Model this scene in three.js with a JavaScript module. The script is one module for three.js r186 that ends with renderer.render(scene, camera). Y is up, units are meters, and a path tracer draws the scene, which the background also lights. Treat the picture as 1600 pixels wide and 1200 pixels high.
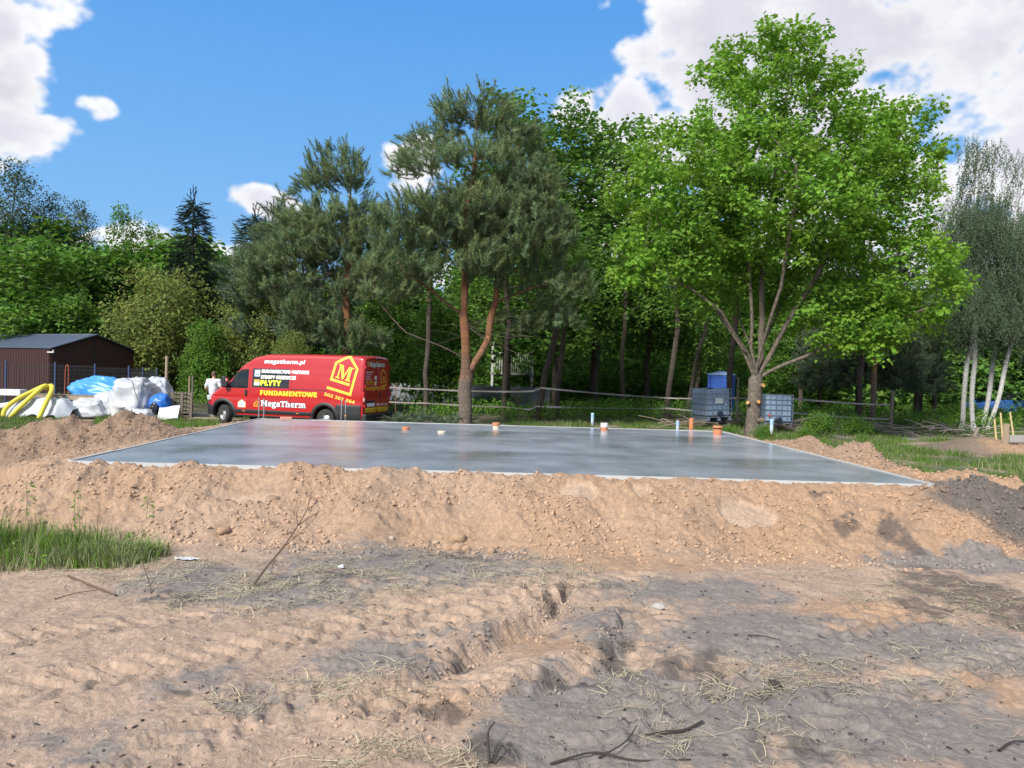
import * as THREE from 'three';
import { mergeGeometries, mergeVertices } from 'three/addons/utils/BufferGeometryUtils.js';
import { RoundedBoxGeometry } from 'three/addons/geometries/RoundedBoxGeometry.js';
import { MarchingCubes } from 'three/addons/objects/MarchingCubes.js';

// ---------------------------------------------------------------- camera, sky, sun, exposure
const scene = new THREE.Scene();
const F = 1203, EYE = 1.85;                       // focal length in photo pixels, eye height
const camera = new THREE.PerspectiveCamera(2 * Math.atan(600 / F) * 180 / Math.PI, 4 / 3, 0.1, 900);
camera.position.set(0, EYE, 0);
camera.rotation.order = 'YXZ';
camera.rotation.set(-Math.atan(20 / F), 0, THREE.MathUtils.degToRad(1.6));
camera.updateMatrixWorld();
const renderer = new THREE.WebGLRenderer({ antialias: true });
renderer.toneMapping = THREE.LinearToneMapping;
renderer.toneMappingExposure = 1.5;
renderer.shadowMap.enabled = true;
const sun = new THREE.DirectionalLight(new THREE.Color(1, 0.95, 0.86), 4.2);
sun.name = 'sun';
sun.position.set(-34, 46, 34);
sun.target.position.set(0, 0, -18);
sun.castShadow = true;
sun.shadow.radius = 18;
sun.shadow.mapSize.set(4096, 4096);
Object.assign(sun.shadow.camera, { left: -60, right: 60, top: 60, bottom: -60, near: 1, far: 260 });
scene.add(sun, sun.target);

// ---------------------------------------------------------------- numbers
function rng(seed) { let s = seed | 0; return () => { s = (s + 0x6d2b79f5) | 0; let t = Math.imul(s ^ (s >>> 15), 1 | s); t = (t + Math.imul(t ^ (t >>> 7), 61 | t)) ^ t; return ((t ^ (t >>> 14)) >>> 0) / 4294967296; }; }
const clamp = (x, a = 0, b = 1) => Math.min(b, Math.max(a, x));
const lerp = (a, b, t) => a + (b - a) * t;
const sstep = (a, b, x) => { const t = clamp((x - a) / (b - a)); return t * t * (3 - 2 * t); };
const V = (x, y, z) => new THREE.Vector3(x, y, z);
const PERM = new Uint8Array(512); { const r = rng(11), p = Array.from({ length: 256 }, (_, i) => i); for (let i = 255; i > 0; i--) { const j = Math.floor(r() * (i + 1)); [p[i], p[j]] = [p[j], p[i]]; } for (let i = 0; i < 512; i++) PERM[i] = p[i & 255]; }
const GX = new Float32Array(256), GY = new Float32Array(256); for (let i = 0; i < 256; i++) { GX[i] = Math.cos(i / 256 * 6.28318); GY[i] = Math.sin(i / 256 * 6.28318); }
function n2(x, y, per = 256) {                    // gradient noise, about -0.7 .. 0.7, repeats after `per` cells
  const X = Math.floor(x), Y = Math.floor(y), fx = x - X, fy = y - Y, u = fx * fx * fx * (fx * (fx * 6 - 15) + 10), v = fy * fy * fy * (fy * (fy * 6 - 15) + 10);
  const m = (k) => ((k % per) + per) % per & 255, x0 = m(X), x1 = m(X + 1), y0 = m(Y), y1 = m(Y + 1);
  const a = PERM[PERM[x0] + y0], b = PERM[PERM[x1] + y0], c = PERM[PERM[x0] + y1], d = PERM[PERM[x1] + y1];
  const A = GX[a] * fx + GY[a] * fy, B = GX[b] * (fx - 1) + GY[b] * fy, C = GX[c] * fx + GY[c] * (fy - 1), D = GX[d] * (fx - 1) + GY[d] * (fy - 1);
  return lerp(lerp(A, B, u), lerp(C, D, u), v);
}
function fbm(x, y, oct = 4, gain = 0.5) { let s = 0, a = 1; for (let i = 0; i < oct; i++) { s += a * n2(x, y); x = x * 2.03 + 17.1; y = y * 2.03 + 9.7; a *= gain; } return s; }
function n3(x, y, z) {
  const X = Math.floor(x), Y = Math.floor(y), Z = Math.floor(z), fx = x - X, fy = y - Y, fz = z - Z, u = fx * fx * (3 - 2 * fx), v = fy * fy * (3 - 2 * fy), w = fz * fz * (3 - 2 * fz);
  const x0 = X & 255, x1 = (X + 1) & 255, y0 = Y & 255, y1 = (Y + 1) & 255, z0 = Z & 255, z1 = (Z + 1) & 255, p00 = PERM[PERM[x0] + y0], p10 = PERM[PERM[x1] + y0], p01 = PERM[PERM[x0] + y1], p11 = PERM[PERM[x1] + y1];
  const a = PERM[p00 + z0], b = PERM[p10 + z0], c = PERM[p01 + z0], d = PERM[p11 + z0], e = PERM[p00 + z1], f = PERM[p10 + z1], g = PERM[p01 + z1], h = PERM[p11 + z1];
  const q0 = a + (b - a) * u, q1 = c + (d - c) * u, q2 = e + (f - e) * u, q3 = g + (h - g) * u, r0 = q0 + (q1 - q0) * v, r1 = q2 + (q3 - q2) * v;
  return (r0 + (r1 - r0) * w) / 127.5 - 1;
}
function fbm3(x, y, z, oct = 5) { let s = 0, a = 0.5; for (let i = 0; i < oct; i++) { s += a * n3(x, y, z); x = x * 2.07 + 5.3; y = y * 2.07 + 1.9; z = z * 2.07 + 7.7; a *= 0.52; } return s; }

// where a line of sight through photo pixel (px, py) meets a depth or a level; used to survey the places of things
function sight(px, py) { const v = V((px - 800) / F, (600 - py) / F, -1).applyQuaternion(camera.quaternion); return v.multiplyScalar(-1 / v.z); }
function at(px, py, depth) { return sight(px, py).multiplyScalar(depth).add(camera.position); }
function onLevel(px, py, y = 0) { const v = sight(px, py); return v.multiplyScalar((y - EYE) / v.y).add(camera.position); }

// ---------------------------------------------------------------- sky: air and cumulus
function makeSky() {
  const W = 4096, H = 2048, data = new Float32Array(W * H * 4), blobs = [], DEG = Math.PI / 180;
  const azel = (px, py) => { const v = sight(px, py).normalize(); return [Math.atan2(v.x, -v.z) / DEG, Math.asin(v.y) / DEG]; };
  const blob = (px, py, rx, ry, k = 1) => { const [a, e] = azel(px, py); blobs.push([a, e, rx / F / DEG, ry / F / DEG, k]); };
  // cumulus in view
  for (const b of [[-14, 40, 38, 55], [20, 130, 48, 56], [10, 205, 62, 40], [70, 200, 40, 20, 0.8], [-85, 120, 90, 140], [-190, 60, 140, 180],
    [150, 172, 20, 11, 0.42], [165, 166, 12, 8, 0.36], [405, 316, 42, 20], [440, 330, 40, 26], [606, 246, 20, 22, 0.8], [655, 225, 26, 26, 0.8], [640, 280, 40, 40, 0.8],
    [1010, 82, 50, 38], [1080, 60, 90, 80], [1150, 110, 120, 110], [1300, 90, 200, 140], [1440, 60, 150, 130], [1590, 60, 150, 130], [1290, -60, 260, 120], [1100, -40, 110, 70], [1560, -80, 220, 120],
    [905, 165, 42, 28], [975, 170, 62, 48], [1060, 235, 110, 70], [1180, 260, 150, 90], [1340, 230, 120, 90], [1440, 290, 50, 38], [1620, 240, 90, 70], [1585, 300, 60, 40],
    [1250, 420, 200, 110, 0.9], [1480, 430, 190, 120, 0.9], [1650, 420, 170, 110], [980, 420, 160, 90, 0.75], [770, 430, 140, 90, 0.7], [690, 520, 200, 60, 0.7], [290, 440, 110, 60, 0.75], [430, 470, 140, 60, 0.6]]) blob(...b);
  // the same broken cumulus all round
  const r = rng(5);
  for (let i = 0; i < 95; i++) {
    const a = -180 + 360 * r(), e = 4 + 78 * Math.pow(r(), 1.25);
    const s = (6 + 9 * r()) * (0.6 + e / 60), st = 1 / Math.max(0.3, Math.cos(e * DEG));
    if (Math.abs(a) < 37 + s * st && e < 29 + s) continue;
    for (let k = 0; k < 4; k++) blobs.push([a + (r() - 0.5) * 2 * s * st, e + (r() - 0.5) * s * 0.9, s * st * (0.5 + 0.5 * r()), s * 0.55 * (0.5 + 0.6 * r()), 0.75 + 0.3 * r()]);
  }
  const rowsOf = blobs.map((b) => [b[1] - b[3] * 1.9, b[1] + b[3] * 1.9]);
  for (let row = 0; row < H; row++) {
    const el = ((row + 0.5) / H - 0.5) * 180, ce = Math.cos(el * DEG), se = Math.sin(el * DEG);
    const t = Math.pow(clamp(el / 34), 0.8), here = blobs.filter((_, i) => el > rowsOf[i][0] && el < rowsOf[i][1]);
    // clear air: pale over the wood, deep blue above
    const air = [lerp(0.145, 0.045, t), lerp(0.41, 0.215, t), lerp(0.74, 0.57, t)];
    const hz = Math.exp(-Math.max(0, el) / 10) * 0.5; for (let c = 0; c < 3; c++) air[c] = lerp(air[c], [0.46, 0.54, 0.62][c], hz);
    for (let col = 0; col < W; col++) {
      const o = (row * W + col) * 4, ro = ((col + 0.5) / W - 0.5) * 2 * Math.PI, x = Math.cos(ro) * ce, z = Math.sin(ro) * ce;
      let R = air[0], G = air[1], B = air[2];
      if (el > -3) {
        const az = Math.atan2(x, -z) / DEG; let f = -1, low = 0;
        for (const b of here) { let da = az - b[0]; if (da > 180) da -= 360; else if (da < -180) da += 360; const q = da / b[2], p = (el - b[1]) / b[3], d = q * q + p * p; if (d < 3.6) { const v = b[4] - d * b[4]; if (v > f) f = v; low += Math.max(0, 1 - d * 0.6) * (p < 0 ? 1 : 0.35); } }
        if (f > -0.9) {
          const wob = fbm3(x * 9 + 3, se * 13, z * 9, 5), fine = fbm3(x * 30, se * 42 + 9, z * 30, 5), hair = fbm3(x * 95 + 4, se * 130, z * 95, 3), dens = f * 0.62 + wob * 1.15 + fine * 0.62 + hair * 0.2 + 0.10, a = sstep(-0.06, 0.40, dens);
          if (a > 0) {
            const thick = sstep(0.12, 1.0, dens + 0.25 * fbm3(x * 7 + 50, se * 9, z * 7, 4)), g = lerp(0.76, 0.53, clamp(thick * 0.75 + low * 0.08)) + fine * 0.06;
            R = lerp(R, g * 0.985, a); G = lerp(G, g * 0.985, a); B = lerp(B, g * lerp(1.0, 1.11, thick), a);
          }
        }
      }
      data[o] = R * 0.92; data[o + 1] = G * 0.92; data[o + 2] = B * 0.92; data[o + 3] = 1;
    }
  }
  const sky = new THREE.DataTexture(data, W, H, THREE.RGBAFormat, THREE.FloatType);
  sky.mapping = THREE.EquirectangularReflectionMapping; sky.magFilter = THREE.LinearFilter; sky.needsUpdate = true;
  scene.background = sky; scene.environment = sky;
}
makeSky();

// ---------------------------------------------------------------- builders
const taken = new Map();
function numbered(name) { const n = taken.get(name) ?? 0; taken.set(name, n + 1); return n ? name + '_' + String(n).padStart(3, '0') : name; }
function tag(o, label, category, group) { o.userData.label = label; o.userData.category = category; if (group) o.userData.group = group; return o; }
function thing(name, label, category, p = [0, 0, 0], turn = 0, group) { const o = new THREE.Group(); o.name = numbered(name); o.position.set(...p); o.rotation.y = turn; scene.add(o); return tag(o, label, category, group); }
function put(parent, name, geo, mat) { const m = new THREE.Mesh(Array.isArray(geo) ? join(geo) : geo, mat); m.name = name; m.castShadow = m.receiveShadow = true; parent.add(m); return m; }
function single(name, geo, mat, label, category, group) { const m = put(scene, numbered(name), geo, mat); return tag(m, label, category, group); }
function structure(name, geo, mat) { const m = put(scene, name, geo, mat); m.userData.kind = 'structure'; return m; }
function scatter(parent, name, geo, mat, mats, colors) {   // countless small pieces: one InstancedMesh
  const m = new THREE.InstancedMesh(geo, mat, mats.length); m.name = parent === scene ? numbered(name) : name; m.castShadow = m.receiveShadow = true;
  mats.forEach((q, i) => m.setMatrixAt(i, q)); if (colors) colors.forEach((c, i) => m.setColorAt(i, c));
  m.userData.kind = 'stuff'; parent.add(m); return m;
}
function join(list) {
  const a = list.map((g) => { const k = g.index ? g.toNonIndexed() : g; if (!k.attributes.normal) k.computeVertexNormals(); if (!k.attributes.uv) k.setAttribute('uv', new THREE.Float32BufferAttribute(new Float32Array(k.attributes.position.count * 2), 2)); for (const n of Object.keys(k.attributes)) if (!['position', 'normal', 'uv', 'color'].includes(n)) k.deleteAttribute(n); return k; });
  return a.length === 1 ? a[0] : mergeGeometries(a);
}
const mat4 = (p, e = [0, 0, 0], s = [1, 1, 1]) => new THREE.Matrix4().compose(V(...p), new THREE.Quaternion().setFromEuler(new THREE.Euler(...e)), V(...s));
const bx = (w, h, d, p = [0, 0, 0], e = [0, 0, 0], r = 0) => (r ? new RoundedBoxGeometry(w, h, d, 2, Math.min(r, w / 2.1, h / 2.1, d / 2.1)) : new THREE.BoxGeometry(w, h, d)).applyMatrix4(mat4(p, e));
const cy = (r0, r1, h, p = [0, 0, 0], e = [0, 0, 0], n = 14, open = false) => new THREE.CylinderGeometry(r1, r0, h, n, 1, open).applyMatrix4(mat4(p, e));
const tube = (pts, r, n = 6, seg) => new THREE.TubeGeometry(new THREE.CatmullRomCurve3(pts.map((p) => (Array.isArray(p) ? V(...p) : p))), seg ?? pts.length * 5, r, n);
function rod(a, b, r0, r1 = r0, n = 8) { const d = b.clone().sub(a), g = new THREE.CylinderGeometry(r1, r0, d.length(), n); g.applyQuaternion(new THREE.Quaternion().setFromUnitVectors(V(0, 1, 0), d.clone().normalize())); const c = a.clone().add(b).multiplyScalar(0.5); return g.translate(c.x, c.y, c.z); }
const lin = (r, g, b) => new THREE.Color().setRGB(r, g, b);
const std = (c, roughness = 0.8, more = {}) => new THREE.MeshStandardMaterial({ color: Array.isArray(c) ? lin(...c) : c, roughness, ...more });
const phys = (c, roughness = 0.8, more = {}) => new THREE.MeshPhysicalMaterial({ color: Array.isArray(c) ? lin(...c) : c, roughness, ...more });
function texture(w, h, fn, srgb = false, repeat) {   // fn(x, y) in 0..1 -> [r, g, b] in 0..1 or one number
  const d = new Uint8Array(w * h * 4);
  for (let y = 0, o = 0; y < h; y++) for (let x = 0; x < w; x++, o += 4) { const v = fn(x / w, y / h, x, y), k = Array.isArray(v); for (let c = 0; c < 3; c++) d[o + c] = clamp(k ? v[c] : v) * 255; d[o + 3] = 255; }
  const t = new THREE.DataTexture(d, w, h); t.magFilter = THREE.LinearFilter; t.wrapS = t.wrapT = THREE.RepeatWrapping; if (srgb) t.colorSpace = THREE.SRGBColorSpace; if (repeat) t.repeat.set(...repeat); t.needsUpdate = true; return t;
}
const tnoise = (x, y, f, o = 4, g = 0.5) => { let s = 0, a = 1; for (let i = 0; i < o; i++) { s += a * n2(x * f + i * 3.7 * 0, y * f, f); f *= 2; a *= g; } return s; };   // tiles on 0..1

// ---------------------------------------------------------------- the terrain
const SLAB = { top: 0.6, x0: -5.39, d0: 9.43, wide: 10.63, deep: 8.26, skew: -0.39 };   // survey of the concrete plate
const slabAB = (x, d) => { const b = (d - SLAB.d0) / SLAB.deep; return [(x - SLAB.x0 - SLAB.skew * b) / SLAB.wide, b]; };
const slabXZ = (a, b, y = SLAB.top) => V(SLAB.x0 + SLAB.skew * b + SLAB.wide * a, y, -(SLAB.d0 + SLAB.deep * b));
const patch = (px, py, rx, ry, k = 1, y = 0) => { const p = onLevel(px, py, y), d = -p.z; return { x: p.x, d, rx: rx * d / F, rd: y > 0.05 ? ry * d / (F * (0.36 + (EYE - y) / d)) : Math.min(ry * d * d / (F * (EYE - y)), 3), k }; };
const inPatch = (q, x, d) => { const a = (x - q.x) / q.rx, b = (d - q.d) / q.rd; return q.k * (1 - (a * a + b * b)); };
const MOUNDS = [   // x, depth, radius across, radius deep, height, steepness
  [-8.75, 15.0, 1.5, 1.3, 0.86, 1], [-10.6, 14.6, 1.7, 1.3, 0.42, 1], [-7.55, 15.4, 0.95, 1.0, 0.52, 1], [-7.0, 13.4, 1.2, 1.2, 0.36, 1], [-8.6, 12.6, 1.8, 1.0, 0.34, 1],
  [6.15, 13.2, 0.75, 0.95, 0.66, 1], [6.75, 12.6, 0.75, 0.6, 0.42, 1], [5.9, 14.9, 0.7, 1.0, 0.55, 1], [6.55, 10.95, 0.95, 0.8, 0.66, 1], [7.2, 10.5, 0.7, 0.7, 0.4, 1],
  [6.2, 9.05, 0.95, 0.75, 0.5, 1], [7.3, 9.0, 1.0, 0.8, 0.48, 1], [8.6, 9.1, 1.2, 0.8, 0.45, 1], [13.3, 22, 1.5, 1.2, 0.45, 1], [15.2, 21.2, 1.6, 1.0, 0.4, 1], [16.5, 23.5, 2.0, 1.2, 0.6, 1],
  [-0.3, 18.5, 0.4, 0.4, 0.22, 1], [0.9, 18.4, 0.6, 0.4, 0.26, 1], [4.05, 18.5, 0.5, 0.4, 0.25, 1], [2.2, 18.6, 0.5, 0.3, 0.2, 1],
];
// lips that wheels and blades left: sand stands higher on the first side of each line
const line = (...pts) => pts.map(([x, y]) => { const p = onLevel(x, y, 0); return [p.x, -p.z]; });
const LIPS = [{ p: line([470, 1195], [600, 1110], [730, 1030], [820, 985], [868, 958], [872, 945]), h: 0.078, w: 0.95 }, { p: line([560, 1198], [700, 1112], [820, 1075], [930, 1045], [972, 1012], [968, 985]), h: 0.066, w: 0.6 }];
const RUTS = [
  { p: line([-60, 1105], [140, 1062], [330, 1030], [520, 985], [760, 930], [1000, 905]), w: 0.2, lug: 0.19 }, { p: line([-60, 1010], [150, 985], [350, 960], [560, 925], [800, 895]), w: 0.18, lug: 0.17 },
  { p: line([600, 1110], [720, 1072], [840, 1062], [930, 1048], [1010, 1020], [1040, 985], [1010, 950]), w: 0.17, lug: 0.16 }, { p: line([250, 1190], [380, 1120], [520, 1060], [700, 985], [860, 930]), w: 0.19, lug: 0.18 },
  { p: line([880, 1190], [1050, 1090], [1200, 1020], [1400, 960], [1650, 925]), w: 0.2, lug: 0.2 }, { p: line([1220, 1195], [1350, 1110], [1500, 1050], [1660, 1010]), w: 0.2, lug: 0.2 }, { p: line([1400, 880], [1500, 872], [1640, 862]), w: 0.35, lug: 0.3 },
];
function near(pl, x, d) {                         // distance to a polyline, side, and length along it
  let best = 1e9, side = 1, along = 0, run = 0;
  for (let i = 0; i + 1 < pl.length; i++) {
    const [ax, ad] = pl[i], bx_ = pl[i + 1][0] - ax, bd = pl[i + 1][1] - ad, L2 = bx_ * bx_ + bd * bd, t = clamp(((x - ax) * bx_ + (d - ad) * bd) / L2), ex = x - ax - bx_ * t, ed = d - ad - bd * t, q = ex * ex + ed * ed;
    if (q < best) { best = q; side = bx_ * ed - bd * ex > 0 ? 1 : -1; along = run + t * Math.sqrt(L2); }
    run += Math.sqrt(L2);
  }
  return [Math.sqrt(best), side, along];
}
const SMOOTH = [patch(478, 735, 42, 17, 1, 0.5), patch(652, 738, 46, 12, 1, 0.52), patch(903, 790, 34, 15, 1, 0.3), patch(1168, 812, 50, 22, 1, 0.25), patch(240, 735, 60, 12, 1, 0.5), patch(380, 775, 60, 10, 0.8, 0.35), patch(1000, 792, 20, 10, 0.8, 0.3)];
const CREST = [[-2.62, 0.3, 0.09], [-2.2, 0.2, 0.04], [-1.55, 0.25, 0.05], [-1.15, 0.2, 0.06], [-0.6, 0.35, 0.03], [-5.0, 0.2, 0.03], [0.5, 0.4, 0.03], [2.2, 0.5, 0.03], [-3.9, 0.2, 0.05]];   // lumps thrown against the plate's front edge
function groundHeight(x, d) {
  const [a, b] = slabAB(x, d), ex = Math.max(-a, a - 1) * SLAB.wide, ed = Math.max(-b, b - 1) * SLAB.deep, out = ex > 0 || ed > 0, sd = out ? Math.hypot(Math.max(ex, 0), Math.max(ed, 0)) : Math.max(ex, ed);
  if (sd < -0.12) return 0.3;
  const farY = lerp(-0.30, -0.06, sstep(-6, 8, x));
  let h = lerp(0, farY, sstep(13, 25, d)) + 0.05 * fbm(x * 0.35, d * 0.35, 3) * sstep(60, 20, d) + (d > 30 ? 0.25 * n2(x * 0.07, d * 0.07) * sstep(30, 50, d) : 0);
  const close = sstep(26, 12, d);
  // sand heaped round the plate
  const front = b < 0 && ex < 0.8 ? 1 : 0, wob = n2(x * 0.9 + 3, d * 0.5) * 0.55 + n2(x * 2.3, d * 1.1) * 0.22, wide = (b < 0 ? 1.62 : b > 1 ? 0.9 : a < 0 ? 3.0 : 1.5) * (1 + wob * 0.55);
  if (sd < wide + 0.6) {
    const k = 1 - sstep(0.12, wide, sd), rib = Math.abs(n2(x * 1.3 + 7, 0.3 + d * 0.25)) * 0.30 * sstep(0.15, 0.5, sd) * sstep(wide, 0.6, sd);
    let top = 0.572 + 0.018 * fbm(x * 2.1, d * 2.1, 3) - rib * (b < 0 ? 1 : 0.3);
    if (b < 0.02) for (const [cx, w, up] of CREST) { const t = (x - cx) / w; if (t * t < 4) top += up * Math.exp(-t * t * 1.6) * sstep(0.75, 0.1, sd); }
    h = Math.max(h, lerp(h, top, Math.pow(k, a < 0 ? 1.15 : 0.82)));
  }
  for (const [mx, md, rx, rd, mh] of MOUNDS) { const q = Math.hypot((x - mx) / rx, (d - md) / rd) + 0.30 * n2(x * 1.7 + mx, d * 1.7) + 0.16 * n2(x * 4.1 + mx, d * 4.1); if (q < 1.5) { const k = Math.pow(1 - sstep(-0.35, 1.45, q), 1.3); h += mh * k + Math.min(1, k * 3) * (0.05 * Math.abs(n2(x * 5, d * 5)) + 0.035 * fbm(x * 11, d * 11, 2)); } }
  if (sd < 0.16 && sd > -0.12 && b > 0) h = Math.min(h, 0.57);
  if (sd < 0) h = lerp(h, 0.3, sstep(0, -0.1, sd));
  if (close > 0) {
    let sm = 0; for (const q of SMOOTH) sm = Math.max(sm, inPatch(q, x, d));
    const rough = (1 - 0.85 * sstep(0, 0.35, sm + 0.12 * n2(x * 6, d * 6))) * close, berm = sd < 1.7 ? sstep(1.9, 1.0, sd) : 0;
    h += rough * (0.034 * fbm(x * 2.4, d * 2.4, 3) + (0.007 + 0.036 * berm) * fbm(x * 7.5 + 4, d * 7.5, 3) + (0.010 + 0.026 * berm) * Math.abs(fbm(x * 19, d * 19, 2)) + 0.03 * berm * Math.max(0, n2(x * 3.3 + 8, d * 3.3) - 0.12));
    if (sm > 0) h -= 0.05 * sstep(0, 0.4, sm);
    if (d < 9.5 && sd > 1.0) {
      for (const L of LIPS) { const [q, s, l] = near(L.p, x, d); if (q < 1.6) h += L.h * sstep(0.1, 1.6, l + 0.3 * n2(x * 2, d * 2)) * (s > 0 ? sstep(0.0, 0.14, q + 0.07 * n2(x * 5, d * 5) + 0.05 * n2(x * 14, d * 14)) * (1 - sstep(0.12, L.w, q)) : -0.35 * (1 - sstep(0, 0.4, q))); }
      for (const R of RUTS) {
        const [q, s, l] = near(R.p, x, d); if (q > R.w * 2.2) continue;
        const fade = 0.45 + 0.55 * sstep(-0.25, 0.25, n2(x * 0.8 + 20, d * 0.8)), t = q / R.w, v = l / R.lug + (s > 0 ? 0.5 : 0) + t * 0.75 + 0.15 * n2(x * 4, d * 4), lug = Math.sin(v * 6.283);
        h += fade * (t < 1.1 ? -0.03 * sstep(1.1, 0.7, t) + 0.036 * sstep(-0.3, 0.5, lug) * sstep(1.1, 0.8, t) * sstep(0.02, 0.15, t) : 0.022 * sstep(2.2, 1.2, t) * (1 + n2(x * 8, d * 8)));
      }
    }
  }
  return h;
}
const groundY = (x, z) => groundHeight(x, -z);

// what the soil is made of, by place: pinkish sand, orange sand, grey soil, black topsoil, turf
const GREY = [[640, 885, 270, 38], [450, 925, 150, 42], [300, 905, 110, 35], [590, 1035, 120, 42], [340, 1075, 140, 34, 0.45], [150, 1160, 200, 45, 0.35], [1010, 1115, 260, 110, 1.3], [870, 1160, 170, 60], [1200, 1000, 230, 62], [1080, 925, 190, 28, 0.9], [1330, 1120, 330, 100, 1.1], [1520, 1160, 220, 80, 1.2], [1470, 1010, 230, 55], [935, 985, 70, 45, 0.8], [1500, 885, 170, 14, 1.4], [700, 1000, 90, 14, 0.5]].map((q) => patch(...q));
const DARK = [[990, 1002, 26, 14, 1], [965, 1040, 50, 12, 0.9], [900, 1068, 70, 11, 0.8], [850, 985, 40, 8, 0.7], [760, 1035, 50, 9, 0.6], [1510, 925, 120, 42, 1.1], [1590, 960, 90, 40], [1440, 945, 50, 18], [845, 955, 32, 9], [690, 1112, 60, 22, 0.9], [770, 1180, 80, 40, 0.9], [1060, 1045, 100, 26, 0.7], [965, 1030, 30, 18, 0.8], [700, 870, 120, 14, 0.6], [520, 905, 70, 12, 0.7], [310, 935, 80, 14, 0.7], [300, 1100, 50, 10, 0.7], [1180, 1085, 120, 20, 0.55], [1260, 1170, 120, 30, 0.6], [480, 985, 36, 7, 0.8]].map((q) => patch(...q)).concat([[1405, 832, 24, 42, 0.9, 0.2], [1270, 806, 26, 7, 1, 0.25], [1325, 826, 20, 12, 1, 0.2], [1110, 752, 22, 6, 0.9, 0.5], [1390, 762, 40, 8, 0.7, 0.5]].map((q) => patch(...q)));
const ORANGE = [[1350, 965, 130, 40], [1250, 1035, 70, 16, 0.8], [1570, 1078, 90, 26, 1.2], [1500, 1128, 66, 14, 1.1], [870, 1010, 120, 30, 0.7], [700, 1095, 70, 40, 0.6], [1010, 880, 200, 18, 0.8]].map((q) => patch(...q));
const STRAW = [[640, 890, 300, 36], [470, 925, 190, 42], [330, 900, 150, 36], [1290, 1062, 210, 30, 1.2], [1120, 1090, 160, 50, 0.9], [1500, 1050, 160, 40, 0.7], [1500, 945, 160, 34, 0.9], [560, 1075, 120, 24, 0.8], [430, 1105, 90, 22, 0.7], [620, 1190, 120, 30, 0.8], [1180, 1170, 140, 40, 0.7], [130, 880, 130, 20], [1330, 900, 120, 14, 0.4], [900, 915, 150, 16, 0.4]].map((q) => patch(...q));
const most = (list, x, d) => { let m = -3; for (const q of list) { const v = inPatch(q, x, d); if (v > m) m = v; } return m; };
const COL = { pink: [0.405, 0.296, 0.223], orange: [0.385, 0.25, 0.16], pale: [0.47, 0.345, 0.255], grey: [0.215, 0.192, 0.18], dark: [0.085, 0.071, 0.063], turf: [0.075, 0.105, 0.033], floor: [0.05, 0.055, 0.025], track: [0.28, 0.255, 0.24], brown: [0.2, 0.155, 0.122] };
function turfAt(x, d) {                           // where grass has hold
  const turfR = sstep(6.6, 7.6, x + 0.4 * n2(x, d) - Math.max(0, 12 - d) * 0.55) * sstep(10.5, 11.6, d), turfL = sstep(-6.6, -8, x + 0.35 * (17 - d) + 0.8 * n2(x * 0.8, d * 0.8)) * sstep(15.4, 17, d + 0.5 * n2(x, d));
  let turf = Math.max(turfR, turfL, sstep(18.6, 19.6, d + 0.5 * n2(x * 0.8, d * 0.8))); if (x > 12 && d > 19 && d < 26) turf *= sstep(0.9, 1.4, Math.hypot((x - 14.5) / 3, (d - 22.3) / 2.2));
  for (const [mx, md, rx, rd] of MOUNDS) turf *= sstep(0.85, 1.15, Math.hypot((x - mx) / rx, (d - md) / rd));
  return turf;
}
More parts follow.
